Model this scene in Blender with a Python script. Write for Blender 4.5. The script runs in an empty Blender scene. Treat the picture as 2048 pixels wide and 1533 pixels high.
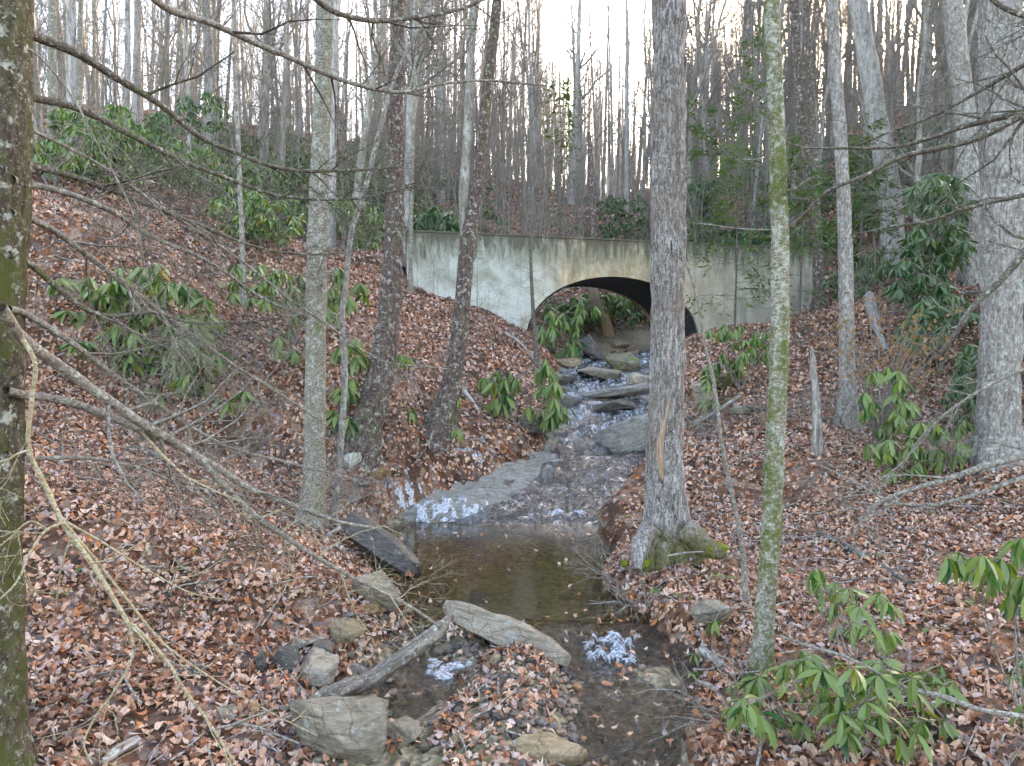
import bpy, math, random, mathutils
import numpy as np
R = math.radians
rng = np.random.default_rng(7)
random.seed(7)
scene = bpy.context.scene
COL = scene.collection

# ------------------------------------------------------------------ camera, sky, sun, exposure
W_PX, H_PX, F_PX = 2048.0, 1533.0, 1462.0
PITCH = R(-2.0)
cam_d = bpy.data.cameras.new('camera')
cam_d.sensor_width = 36.0
cam_d.lens = 36.0 * F_PX / W_PX
cam_d.clip_start = 0.05
cam_d.clip_end = 1500
cam = bpy.data.objects.new('camera', cam_d)
COL.objects.link(cam)
cam.location = (0, 0, 0)
cam.rotation_euler = (R(90) + PITCH, 0, 0)
scene.camera = cam

SUN_AZ, SUN_EL = 33.0, 19.5            # to the right of the view axis (+Y), above the horizon
world = bpy.data.worlds.new('World')
scene.world = world
world.use_nodes = True
wn = world.node_tree
wn.nodes.clear()
w_out = wn.nodes.new('ShaderNodeOutputWorld')
w_bg = wn.nodes.new('ShaderNodeBackground')
w_sky = wn.nodes.new('ShaderNodeTexSky')
w_sky.sky_type = 'NISHITA'
w_sky.sun_disc = False
w_sky.sun_elevation = R(SUN_EL)
w_sky.sun_rotation = R(SUN_AZ)
w_sky.air_density = 1.0
w_sky.dust_density = 3.0
w_sky.ozone_density = 1.0
w_bg.inputs['Strength'].default_value = 0.15
wn.links.new(w_sky.outputs[0], w_bg.inputs['Color'])
wn.links.new(w_bg.outputs[0], w_out.inputs['Surface'])

sun_d = bpy.data.lights.new('sun', 'SUN')
sun_d.energy = 5.0
sun_d.angle = R(2)
sun_d.color = (1.0, 0.88, 0.70)
sun = bpy.data.objects.new('sun', sun_d)
COL.objects.link(sun)
sun.rotation_euler = (R(90 - SUN_EL), 0, R(180 - SUN_AZ))

scene.view_settings.view_transform = 'Standard'
scene.view_settings.look = 'None'
scene.view_settings.gamma = 1.0
scene.view_settings.use_curve_mapping = False
scene.view_settings.exposure = 3.5
scene.view_settings.use_white_balance = True
scene.view_settings.white_balance_temperature = 7300
scene.view_settings.white_balance_tint = 15
scene.render.engine = 'CYCLES'
scene.cycles.use_denoising = True
scene.cycles.max_bounces = 4
scene.cycles.diffuse_bounces = 2
scene.cycles.glossy_bounces = 2
scene.cycles.transmission_bounces = 2
scene.cycles.transparent_max_bounces = 6
scene.cycles.use_adaptive_sampling = True
scene.cycles.adaptive_threshold = 0.015
scene.cycles.sample_clamp_indirect = 4.0
scene.cycles.use_light_tree = False
scene.cycles.caustics_reflective = False
scene.cycles.caustics_refractive = False

# ------------------------------------------------------------------ picture <-> place
FWD = np.array([0, math.cos(PITCH), math.sin(PITCH)])
UPV = np.array([0, -math.sin(PITCH), math.cos(PITCH)])

def ray(px, py):
    d = FWD + np.array([1.0, 0, 0]) * ((px - W_PX / 2) / F_PX) + UPV * (-(py - H_PX / 2) / F_PX)
    return d / d[1]

def P(px, py, Y):
    return ray(px, py) * Y

# ------------------------------------------------------------------ noise
def _h(ix, iy, iz):
    n = (ix * 374761393 + iy * 668265263 + iz * 2147483647 % 1274126177) & 0xFFFFFFFF
    n = (n ^ (n >> 13)) * 1274126177 & 0xFFFFFFFF
    n = n ^ (n >> 16)
    return (n & 0xFFFF) / 65535.0

def vnoise(p):
    p = np.asarray(p, float)
    i = np.floor(p).astype(np.int64)
    f = p - i
    f = f * f * (3 - 2 * f)
    r = 0
    for a in (0, 1):
        wa = f[..., 0] if a else 1 - f[..., 0]
        for b in (0, 1):
            wb = f[..., 1] if b else 1 - f[..., 1]
            for c in (0, 1):
                wc = f[..., 2] if c else 1 - f[..., 2]
                r = r + wa * wb * wc * _h(i[..., 0] + a, i[..., 1] + b, (i[..., 2] + c) * 7919)
    return r * 2 - 1

def fbm(p, o=4):
    s, a = 0, 1.0
    p = np.asarray(p, float)
    for k in range(o):
        s = s + a * vnoise(p * (2 ** k) + 17.3 * k)
        a *= 0.5
    return s

def sstep(a, b, x):
    t = np.clip((x - a) / (b - a), 0, 1)
    return t * t * (3 - 2 * t)

# ------------------------------------------------------------------ terrain height
YK = np.array([-30, 3, 5.5, 7.0, 7.8, 9.4, 11.0, 12.0, 12.4, 13.4, 14.6, 15.3, 17.5, 20, 22.5, 27, 31, 40, 60, 90, 130, 220], float)
XS = np.array([0, -.1, -.1, .1, .2, -.22, -.30, -.35, -.2, .85, 1.6, 1.75, 2.2, 2.5, 3.3, 4.2, 4.8, 6, 8, 10, 12, 12], float)
HW = np.array([1.2, 1.2, 1.3, 1.5, 1.0, 1.2, 1.55, 1.75, 1.6, 1.25, 1.0, .95, .9, 1.15, 1.7, 1.8, 1.2, 1.0, 1, 1, 1, 1], float)
ZS = np.array([-4.2, -3.32, -3.13, -3.02, -2.95, -3.2, -3.2, -3.0, -2.80, -2.40, -2.08, -2.05, -1.16, -.38, .08, .50, 1.75, 5.0, 11, 19, 26, 30], float)
ZW = np.array([-4.1, -3.24, -3.04, -2.93, -2.82, -2.8, -2.8, -2.8, -2.77, -2.37, -2.04, -2.0, -1.11, -.33, .12, .54, 1.8, 4.0, 10, 18, 25, 29], float)
BL = np.interp(YK, [-30, 5, 9, 12, 14.6, 20, 40], [.15, .15, .16, .2, .35, .3, .1])
SL = np.interp(YK, [-30, 3, 5.5, 8, 11, 16, 20, 25, 40, 60, 90, 130], [.08, .1, .15, .3, .5, .46, .42, .40, .36, .30, .2, .12])
BR = np.interp(YK, [-30, 3, 5.5, 8, 9.4, 11, 12.2, 14.6, 18, 22, 40], [.12, .15, .2, .4, .5, .55, .5, .35, .35, .3, .1])
SR1 = np.interp(YK, [-30, 9, 12.5, 16, 19.5, 25, 30, 40, 60, 90, 130], [.05, .05, .06, .1, .2, .3, .36, .45, .36, .22, .12])
SR2 = np.interp(YK, [-30, 5, 10, 16, 25, 40, 60, 90, 130], [.1, .12, .22, .35, .4, .45, .34, .2, .1])
WA, WB = np.array([-3.07, 21.5]), np.array([10.3, 25.0])
WDIR = (WB - WA) / np.linalg.norm(WB - WA)
WNRM = np.array([-WDIR[1], WDIR[0]])          # points away from the camera
WLEN = float(np.linalg.norm(WB - WA))
Z_TOP = 3.68
Z_ROAD = 3.05

def stream_at(Y):
    return np.interp(Y, YK, XS), np.interp(Y, YK, HW)

def Hgt(x, Y, fine=True):
    x = np.asarray(x, float); Y = np.asarray(Y, float)
    c, hw = np.interp(Y, YK, XS), np.interp(Y, YK, HW)
    wob = 0.28 * vnoise(np.stack([x * 0.9, Y * 0.9, np.full_like(Y, 3.3)], -1))
    d = x - c
    dl = np.maximum(-d - hw - wob, 0)
    dr = np.maximum(d - hw - wob, 0)
    z = np.interp(Y, YK, ZS)
    sl, sr1, sr2 = np.interp(Y, YK, SL), np.interp(Y, YK, SR1), np.interp(Y, YK, SR2)
    z = z + np.interp(Y, YK, BL) * sstep(0, 0.55, dl) + sl * (np.minimum(dl, 14) + 0.55 * np.clip(dl - 14, 0, 30))
    z = z + np.interp(Y, YK, BR) * sstep(0, 0.45, dr) + sr1 * np.minimum(dr, 6) + sr2 * np.clip(dr - 6, 0, 18) * (dr > 6)
    hills = 1.6 * fbm(np.stack([x * .06, Y * .06, np.full_like(Y, 7.7)], -1), 2) * sstep(30, 55, Y)
    z = z + hills
    big = 0.22 * fbm(np.stack([x * 0.35, Y * 0.35, np.full_like(Y, 1.1)], -1), 2)
    z = z + big * np.clip((dl + dr) / 2.0, 0, 1) * np.clip((Y + 4) / 12, .3, 1.6)
    # road shelf on both sides of the bridge
    u = (x - WA[0]) * WDIR[0] + (Y - WA[1]) * WDIR[1]
    v = (x - WA[0]) * WNRM[0] + (Y - WA[1]) * WNRM[1]
    wroad = sstep(-0.7, 0.4, v) * (1 - sstep(5.2, 7.2, v))
    side = np.maximum(1 - sstep(-0.35, 0.15, u), sstep(WLEN - 0.15, WLEN + 0.35, u)) * sstep(-16, -11, u) * (1 - sstep(WLEN + 9, WLEN + 14, u))
    z = z * (1 - wroad * side) + Z_ROAD * wroad * side
    # gravel bar and small humps in the channel
    for gx, gy, gr, gh in ((.10, 6.7, .42, .24), (-.05, 6.1, .5, .26), (-.1, 5.3, .5, .22), (-1.25, 5.6, .5, .2), (-.55, 7.5, .4, .22), (1.35, 6.7, .3, .14), (-1.5, 6.9, .45, .2), (.2, 4.6, .5, .15)):
        z = z + gh * np.exp(-((x - gx) ** 2 + (Y - gy) ** 2) / gr ** 2)
    # mound of soil and roots under the big tree
    z = z + 0.16 * np.exp(-(((x - 2.05) / .75) ** 2 + ((Y - 9.1) / .9) ** 2))
    if fine:
        z = z + 0.035 * fbm(np.stack([x * 2.2, Y * 2.2, np.full_like(Y, 5.0)], -1), 3)
    return z

def chan_z(x, Y):
    c, hw = np.interp(Y, YK, XS), np.interp(Y, YK, HW)
    return np.interp(Y, YK, ZS) + .05 + .05 * ((x - c) / hw) ** 2 - .06 * (x - c) / hw * sstep(12, 13, Y) * (1 - sstep(14, 15, Y))

def bed_z(x, Y):
    """Broken ledges of bedrock in the channel above the pool."""
    x = np.asarray(x, float); Y = np.asarray(Y, float)
    q = np.stack([x, Y, np.full_like(x, 2.0)], -1)
    w1, w2 = fbm(q * 1.1, 3), fbm(q * 1.1 + 31, 3)
    up = sstep(15.0, 17.0, Y)
    s_ = (Y * .8 - x * .5) * 1.55 + .75 * w1
    fr = s_ - np.floor(s_)
    st = (sstep(.62, .92, fr) - fr) * (.13 + .16 * up)
    s2 = (Y * .75 + x * .55) * 3.3 + 1.1 * w2
    f2 = s2 - np.floor(s2)
    st2 = (sstep(.7, .95, f2) - f2) * (.045 + .05 * up)
    return chan_z(x, Y) + .03 + st + st2 + .05 * w2 * (1 + up) + .025 * fbm(q * 6, 3)

def ground_hit(px, py, y0=3.5, y1=150):
    d = ray(px, py)
    ys = np.concatenate([np.arange(y0, 30, .05), np.arange(30, y1, .4)])
    h = Hgt(d[0] * ys, ys)
    k = np.where(h >= d[2] * ys)[0]
    Y = ys[k[0]] if len(k) else y1
    return np.array([d[0] * Y, Y, float(Hgt(np.array([d[0] * Y]), np.array([Y]))[0])])

def Hp(x, y):
    return float(Hgt(np.array([x]), np.array([y]))[0])

# ------------------------------------------------------------------ mesh helpers
class Buf:
    def __init__(s):
        s.v, s.q, s.t, s.n = [], [], [], 0
    def add(s, v, quads=None, tris=None):
        v = np.asarray(v, float).reshape(-1, 3)
        if quads is not None and len(quads): s.q.append(np.asarray(quads, np.int64).reshape(-1, 4) + s.n)
        if tris is not None and len(tris): s.t.append(np.asarray(tris, np.int64).reshape(-1, 3) + s.n)
        s.v.append(v); s.n += len(v)
        return s
    def mesh(s, name, mats, smooth=True, origin=None, fmat=None):
        v = np.concatenate(s.v) if s.v else np.zeros((0, 3))
        if origin is not None: v = v - np.asarray(origin)
        q = np.concatenate(s.q) if s.q else np.zeros((0, 4), np.int64)
        t = np.concatenate(s.t) if s.t else np.zeros((0, 3), np.int64)
        m = bpy.data.meshes.new(name)
        m.vertices.add(len(v)); m.vertices.foreach_set('co', v.astype(np.float32).ravel())
        nl = q.size + t.size
        m.loops.add(nl); m.loops.foreach_set('vertex_index', np.concatenate([q.ravel(), t.ravel()]).astype(np.int32))
        npol = len(q) + len(t)
        m.polygons.add(npol)
        ls = np.concatenate([np.arange(len(q)) * 4, q.size + np.arange(len(t)) * 3]).astype(np.int32)
        m.polygons.foreach_set('loop_start', ls)
        m.polygons.foreach_set('use_smooth', np.full(npol, smooth, bool))
        if fmat is not None: m.polygons.foreach_set('material_index', np.asarray(fmat, np.int32))
        for mm in (mats if isinstance(mats, (list, tuple)) else [mats]): m.materials.append(mm)
        m.update(calc_edges=True); m.validate()
        return m

def link(name, data, parent=None, loc=None):
    o = bpy.data.objects.new(name, data)
    COL.objects.link(o)
    if parent is not None: o.parent = parent
    if loc is not None: o.location = [float(a) for a in loc]
    return o

def tag(o, label=None, cat=None, group=None, kind=None):
    if label: o['label'] = label
    if cat: o['category'] = cat
    if group: o['group'] = group
    if kind: o['kind'] = kind
    return o

def thing(name, loc, label, cat, group=None, kind=None):
    o = link(name, None, None, loc)
    o.empty_display_size = 0.1
    return tag(o, label, cat, group, kind)

def norm(a):
    return a / np.maximum(np.linalg.norm(a, axis=-1, keepdims=True), 1e-9)

def tubes(buf, Pn, Rn, sides=3, lump=0.0, cap=False, flare=None):
    """Pn (n,k,3) polylines with radii Rn (n,k)."""
    Pn = np.asarray(Pn, float); Rn = np.asarray(Rn, float)
    if Pn.ndim == 2: Pn, Rn = Pn[None], Rn[None]
    n, k, _ = Pn.shape
    T = norm(np.gradient(Pn, axis=1))
    mt = norm(Pn[:, -1] - Pn[:, 0])
    ref = np.where((np.abs(mt[:, 2:3]) < 0.8), np.array([0, 0, 1.0]), np.array([1.0, 0.2, 0]))
    n1 = norm(np.cross(T, ref[:, None, :]))
    n2 = np.cross(T, n1)
    a = np.arange(sides) * (2 * math.pi / sides)
    rr = np.repeat(Rn[:, :, None], sides, 2)
    if flare is not None: rr = rr * flare(a, k)
    V = Pn[:, :, None, :] + rr[..., None] * (np.cos(a)[None, None, :, None] * n1[:, :, None, :] + np.sin(a)[None, None, :, None] * n2[:, :, None, :])
    if lump > 0:
        V = V + (lump * rr * (fbm(V * (0.9 / max(float(Rn.mean()), 0.02)) + 3.1, 3)))[..., None] * norm(V - Pn[:, :, None, :])
    base = (np.arange(n) * k * sides)[:, None, None]
    j = (np.arange(k - 1) * sides)[None, :, None]
    i = np.arange(sides)[None, None, :]
    i2 = (i + 1) % sides
    F = np.stack([base + j + i, base + j + i2, base + j + sides + i2, base + j + sides + i], -1)
    buf.add(V.reshape(-1, 3), quads=F.reshape(-1, 4))
    if cap:
        for e in (0, k - 1):
            for m_ in range(n):
                ring = V[m_, e]
                c = ring.mean(0)
                tri = [[sides, ii, (ii + 1) % sides] for ii in range(sides)]
                buf.add(np.vstack([ring, c]), tris=tri)
    return buf

def resample(pts, rad, k, smooth=True):
    pts = np.asarray(pts, float); rad = np.asarray(rad, float)
    if len(rad) != len(pts): rad = np.interp(np.linspace(0, 1, len(pts)), np.linspace(0, 1, len(rad)), rad)
    s = np.concatenate([[0], np.cumsum(np.linalg.norm(np.diff(pts, axis=0), axis=1))])
    s = s / s[-1]
    t = np.linspace(0, 1, k)
    # Catmull-Rom through the points
    out = np.zeros((k, 3))
    m = np.gradient(pts, s, axis=0) if len(pts) > 2 else np.repeat((pts[1:2] - pts[0:1]), 2, 0)
    idx = np.clip(np.searchsorted(s, t, side='right') - 1, 0, len(pts) - 2)
    h = (s[idx + 1] - s[idx]); u = ((t - s[idx]) / h)[:, None]; h = h[:, None]
    out = (2 * u**3 - 3 * u**2 + 1) * pts[idx] + (u**3 - 2 * u**2 + u) * h * m[idx] + (-2 * u**3 + 3 * u**2) * pts[idx + 1] + (u**3 - u**2) * h * m[idx + 1]
    return out, np.interp(t, s, rad)

def kids(Pp, Rp, per, length, spread=(30, 70), up=0.0, jitter=.18, k=5, t0=.2, t1=1.0, rfac=.55, rmin=.0015, taper=.25):
    """Side shoots on polylines: per shoots on each, returned as (P, R)."""
    n, kk, _ = Pp.shape
    N = n * per
    src = np.repeat(np.arange(n), per)
    t = rng.uniform(t0, t1, N) * (kk - 1)
    i = np.minimum(t.astype(int), kk - 2); f = (t - i)[:, None]
    p0 = Pp[src, i] * (1 - f) + Pp[src, i + 1] * f
    r0 = Rp[src, i] * (1 - f[:, 0]) + Rp[src, i + 1] * f[:, 0]
    tan = norm(Pp[src, i + 1] - Pp[src, i])
    rv = norm(rng.normal(size=(N, 3)))
    side = norm(np.cross(tan, rv))
    a = np.radians(rng.uniform(spread[0], spread[1], N))[:, None]
    d = tan * np.cos(a) + side * np.sin(a)
    L = rng.uniform(length[0], length[1], N) * (1.15 - 0.55 * (t / (kk - 1)))
    pts = np.zeros((N, k, 3)); pts[:, 0] = p0
    for s_ in range(1, k):
        d = norm(d + rng.normal(size=(N, 3)) * jitter + np.array([0, 0, up]))
        pts[:, s_] = pts[:, s_ - 1] + d * (L / (k - 1))[:, None]
    rs = np.maximum(np.minimum(r0 * rfac, L * .02 + .002), rmin)[:, None] * np.linspace(1, taper, k)[None]
    return pts, np.maximum(rs, rmin * .7)

# ------------------------------------------------------------------ materials
class NT:
    def __init__(s, name):
        s.m = bpy.data.materials.new(name); s.m.use_nodes = True
        s.t = s.m.node_tree; s.t.nodes.clear()
        s.out = s.t.nodes.new('ShaderNodeOutputMaterial')
    def n(s, typ, **kw):
        nd = s.t.nodes.new(typ)
        for k, v in kw.items(): setattr(nd, k, v)
        return nd
    def set(s, sock, v):
        if isinstance(v, bpy.types.NodeSocket): s.t.links.new(v, sock)
        elif v is not None:
            if isinstance(v, (tuple, list)) and len(v) == 3 and sock.type == 'RGBA': v = (*v, 1)
            sock.default_value = v
    def obj(s): return s.n('ShaderNodeTexCoord').outputs['Object']
    def pos(s): return s.n('ShaderNodeNewGeometry').outputs['Position']
    def island(s): return s.n('ShaderNodeNewGeometry').outputs['Random Per Island']
    def orand(s): return s.n('ShaderNodeObjectInfo').outputs['Random']
    def map(s, v, sc=(1, 1, 1), loc=(0, 0, 0)):
        m = s.n('ShaderNodeMapping'); s.set(m.inputs['Vector'], v)
        m.inputs['Scale'].default_value = sc; m.inputs['Location'].default_value = loc
        return m.outputs[0]
    def noise(s, v, scale=5, detail=4, rough=.55, dist=0.0, col=False):
        m = s.n('ShaderNodeTexNoise'); s.set(m.inputs['Vector'], v)
        m.inputs['Scale'].default_value = scale; m.inputs['Detail'].default_value = detail
        m.inputs['Roughness'].default_value = rough; m.inputs['Distortion'].default_value = dist
        return m.outputs['Color' if col else 'Fac']
    def vor(s, v, scale=5, feat='F1', out='Distance', rnd=1.0):
        m = s.n('ShaderNodeTexVoronoi', feature=feat); s.set(m.inputs['Vector'], v)
        m.inputs['Scale'].default_value = scale; m.inputs['Randomness'].default_value = rnd
        return m.outputs[out]
    def ramp(s, f, stops, interp='LINEAR'):
        m = s.n('ShaderNodeValToRGB'); s.set(m.inputs['Fac'], f)
        cr = m.color_ramp; cr.interpolation = interp
        while len(cr.elements) < len(stops): cr.elements.new(.5)
        for e, (p, c) in zip(cr.elements, stops):
            e.position = p; e.color = (*c, 1) if isinstance(c, (tuple, list)) else (c, c, c, 1)
        return m.outputs['Color']
    def mix(s, f, a, b, mode='MIX'):
        m = s.n('ShaderNodeMix', data_type='RGBA', blend_type=mode)
        s.set(m.inputs[0], f); s.set(m.inputs[6], a); s.set(m.inputs[7], b)
        return m.outputs[2]
    def math(s, op, a, b=None):
        m = s.n('ShaderNodeMath', operation=op); s.set(m.inputs[0], a)
        if b is not None: s.set(m.inputs[1], b)
        return m.outputs[0]
    def sep(s, v):
        m = s.n('ShaderNodeSeparateXYZ'); s.set(m.inputs[0], v); return m.outputs
    def bump(s, h, strength=.5, dist=.02, nrm=None):
        m = s.n('ShaderNodeBump'); s.set(m.inputs['Height'], h)
        m.inputs['Strength'].default_value = strength; m.inputs['Distance'].default_value = dist
        if nrm is not None: s.set(m.inputs['Normal'], nrm)
        return m.outputs[0]
    def bsdf(s, col, rough=.8, spec=.3, bump=None, **kw):
        b = s.n('ShaderNodeBsdfPrincipled')
        s.set(b.inputs['Base Color'], col); s.set(b.inputs['Roughness'], rough)
        b.inputs['Specular IOR Level'].default_value = spec
        if bump is not None: s.set(b.inputs['Normal'], bump)
        for k, v in kw.items(): s.set(b.inputs[k.replace('_', ' ')], v)
        return b.outputs[0]
    def done(s, sh):
        s.t.links.new(sh, s.out.inputs['Surface']); return s.m

def mat_bark(name, dark, mid, light, moss=0.0, lichen=.3, vert=4.0, scale=9, streak=.6, mosscol=(.10, .13, .02), bump=.7):
    t = NT(name); o = t.obj()
    v = t.map(o, (1, 1, 1.0 / vert))
    n1 = t.noise(v, scale * 3, 6, .65, .6)
    c = t.ramp(n1, [(.32, dark), (.5, mid), (.68, light)])
    n2 = t.noise(o, scale * 1.3, 5, .7)
    li = t.ramp(n2, [(.60 - .12 * lichen, 0.0), (.66 - .10 * lichen, 1.0)])
    li = t.math('MULTIPLY', li, .75)
    c = t.mix(li, c, (.37, .38, .32))
    n4 = t.noise(o, scale * 7, 3, .6)
    c = t.mix(t.ramp(n4, [(.60, 0.0), (.70, .55)]), c, (.50, .50, .45))
    c = t.mix(t.ramp(t.noise(t.map(o, (1, 1, .5)), scale * 5, 4, .65), [(.57, 0.0), (.66, .75)]), c, tuple(x * .55 for x in dark))
    if moss > 0:
        n3 = t.mix(.45, t.noise(t.map(o, (1, 1, .45)), scale * .5, 5, .7), t.noise(o, scale * 2.2, 5, .75))
        f = t.ramp(n3, [(.56 - .16 * moss, 0.0), (.66 - .16 * moss, .9)])
        c = t.mix(f, c, t.mix(n2, mosscol, tuple(a * .45 for a in mosscol)))
    h = t.mix(.4, t.noise(v, scale * 3, 8, .7, .6), t.vor(t.map(o, (1, 1, 1 / (vert * 1.5))), scale * 3))
    return t.done(t.bsdf(c, .9, .15, t.bump(h, bump, .03)))

M = {}
M['bark_grey'] = mat_bark('bark_grey', (.085, .070, .058), (.20, .175, .15), (.36, .33, .30), lichen=.5, vert=3, scale=8)
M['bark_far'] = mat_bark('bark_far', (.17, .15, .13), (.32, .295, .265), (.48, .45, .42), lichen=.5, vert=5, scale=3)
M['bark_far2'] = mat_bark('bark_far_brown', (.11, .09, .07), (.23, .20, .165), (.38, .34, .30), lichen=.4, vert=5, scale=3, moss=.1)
M['bark_dark'] = mat_bark('bark_dark', (.028, .018, .014), (.085, .055, .045), (.17, .13, .11), lichen=.45, vert=2.5, scale=9, moss=.12)
M['bark_birch'] = mat_bark('bark_birch', (.06, .048, .034), (.185, .165, .125), (.37, .345, .285), lichen=.55, vert=.35, scale=9, moss=.12)
M['bark_moss'] = mat_bark('bark_moss', (.07, .055, .035), (.20, .175, .12), (.44, .42, .35), lichen=.8, vert=.5, scale=9, moss=.62, mosscol=(.11, .13, .022))
M['bark_left'] = mat_bark('bark_left', (.022, .016, .011), (.065, .05, .034), (.13, .11, .08), lichen=.35, vert=2, scale=8, moss=.6, mosscol=(.075, .08, .018))
M['twig'] = mat_bark('twig_bark', (.085, .07, .055), (.18, .155, .125), (.33, .30, .26), lichen=.4, vert=1, scale=14)
M['twig_dark'] = mat_bark('twig_dark', (.045, .036, .028), (.095, .078, .06), (.19, .165, .13), lichen=.3, vert=1, scale=14, moss=.15)
M['twig_tan'] = mat_bark('twig_tan', (.16, .12, .065), (.32, .26, .15), (.46, .40, .28), lichen=.35, vert=.5, scale=14)
M['deadwood'] = mat_bark('deadwood', (.09, .07, .055), (.23, .20, .17), (.42, .39, .35), lichen=.2, vert=10, scale=7)
M['deadwood_dark'] = mat_bark('deadwood_dark', (.03, .025, .02), (.085, .075, .065), (.20, .19, .17), lichen=.4, vert=6, scale=8)
M['driftwood'] = mat_bark('driftwood', (.05, .04, .03), (.135, .115, .095), (.27, .245, .215), lichen=.2, vert=10, scale=7)
M['birch_log'] = mat_bark('birch_log', (.20, .15, .11), (.45, .42, .36), (.62, .60, .55), lichen=.6, vert=.3, scale=8)

def mat_big_tree():
    t = NT('bark_poplar'); o = t.obj()
    v = t.map(o, (1, 1, .22))
    n1 = t.noise(v, 30, 6, .7, .9)
    c = t.ramp(n1, [(.36, (.045, .036, .030)), (.5, (.165, .145, .128)), (.62, (.36, .335, .31))])
    sp = t.ramp(t.noise(o, 42, 3, .6), [(.56, 0.0), (.66, .7)])
    c = t.mix(sp, c, (.46, .44, .42))
    c = t.mix(t.ramp(t.noise(t.map(o, (1, 1, .45)), 36, 4, .7), [(.55, 0.0), (.66, .8)]), c, (.06, .045, .036))
    big = t.ramp(t.noise(t.map(o, (1, 1, .5)), 2.2, 4, .6), [(.45, 0.0), (.6, .6)])
    c = t.mix(t.math('MULTIPLY', big, .7), c, (.13, .095, .066))
    xyz = t.sep(o)
    low = t.ramp(xyz[2], [(.0, 1.0), (1.0, 0.0)])
    mn = t.noise(t.map(o, (1, 1, .5)), 4, 5, .7)
    east = t.ramp(t.math('MULTIPLY_ADD', xyz[0], .9), [(.0, 0.0), (.35, 1.0)])
    mf = t.math('MULTIPLY', t.math('ADD', t.math('MULTIPLY', east, .55), t.math('MULTIPLY', low, .45)), low)
    mf = t.ramp(t.math('ADD', mf, t.math('MULTIPLY', t.math('SUBTRACT', mn, .5), .9)), [(.42, 0.0), (.64, .75)])
    mz = t.ramp(t.noise(o, 26, 6, .75), [(.35, (.022, .018, .008)), (.5, (.075, .068, .014)), (.66, (.17, .16, .022))])
    c = t.mix(mf, c, mz)
    h = t.mix(.5, t.noise(v, 30, 8, .7, .9), t.vor(t.map(o, (1, 1, .12)), 26))
    return t.done(t.bsdf(c, .92, .12, t.bump(h, .9, .03)))
M['bark_poplar'] = mat_big_tree()

def mat_scar():
    t = NT('bare_wood_scar'); o = t.obj()
    n1 = t.noise(t.map(o, (1, 1, .06)), 60, 5, .6)
    c = t.ramp(n1, [(.3, (.16, .095, .055)), (.55, (.34, .24, .16)), (.7, (.46, .37, .28))])
    return t.done(t.bsdf(c, .85, .15, t.bump(n1, .6, .02)))
M['scar'] = mat_scar()

LEAF_STOPS = [(0, (.09, .042, .026)), (.13, (.25, .10, .048)), (.32, (.42, .21, .12)), (.52, (.52, .315, .21)), (.70, (.58, .405, .30)), (.81, (.40, .30, .28)), (.90, (.18, .095, .07)), (1, (.52, .19, .065))]
def mat_litter(name, obj_random=False):
    t = NT(name)
    r = t.orand() if obj_random else t.island()
    c = t.ramp(r, LEAF_STOPS)
    n1 = t.noise(t.pos(), 45, 4, .6)
    c = t.mix(.6, c, t.ramp(n1, [(.3, .4), (.7, 1.4)]), 'MULTIPLY')
    damp = t.ramp(t.noise(t.pos(), 1.7, 5, .65), [(.36, .55), (.56, 1.1)])
    c = t.mix(.8, c, damp, 'MULTIPLY')
    b = t.bsdf(c, .7, .25, t.bump(n1, .3, .01))
    tr = t.n('ShaderNodeBsdfTranslucent'); t.set(tr.inputs[0], c)
    mx = t.n('ShaderNodeMixShader'); mx.inputs[0].default_value = .12
    t.t.links.new(b, mx.inputs[1]); t.t.links.new(tr.outputs[0], mx.inputs[2])
    return t.done(mx.outputs[0])
M['litter'] = mat_litter('fallen_leaf_litter')
M['leaf_single'] = mat_litter('fallen_leaf_single', True)

def mat_ground():
    t = NT('forest_floor'); p = t.pos()
    cell = t.vor(t.map(p, (1, 1, .6)), 9, out='Color')
    cs = t.sep(cell)
    c = t.ramp(cs[0], [(a, tuple(x * .5 for x in b)) for a, b in LEAF_STOPS])
    n1 = t.noise(p, 14, 5, .65)
    c = t.mix(.8, c, t.ramp(n1, [(.3, .35), (.65, 1.1)]), 'MULTIPLY')
    soil = t.mix(t.noise(p, 6, 5, .7), (.018, .011, .007), (.06, .038, .025))
    c = t.mix(t.ramp(t.noise(p, 1.6, 5, .6), [(.42, 0.0), (.62, .85)]), c, soil)
    # wet, stony channel bed close to the stream
    return t.done(t.bsdf(c, .9, .15, t.bump(t.vor(p, 14), .8, .05)))
M['ground'] = mat_ground()

def mat_bed():
    t = NT('stream_bed'); p = t.pos()
    cs = t.sep(t.vor(p, 16, out='Color'))
    c = t.ramp(cs[0], [(0, (.04, .034, .018)), (.4, (.11, .088, .045)), (.7, (.19, .155, .085)), (1, (.26, .22, .14))])
    n1 = t.noise(p, 9, 5, .6)
    c = t.mix(.8, c, t.ramp(n1, [(.3, .4), (.7, 1.2)]), 'MULTIPLY')
    return t.done(t.bsdf(c, .45, .5, t.bump(t.vor(p, 16), .9, .04)))
M['bed'] = mat_bed()

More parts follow.
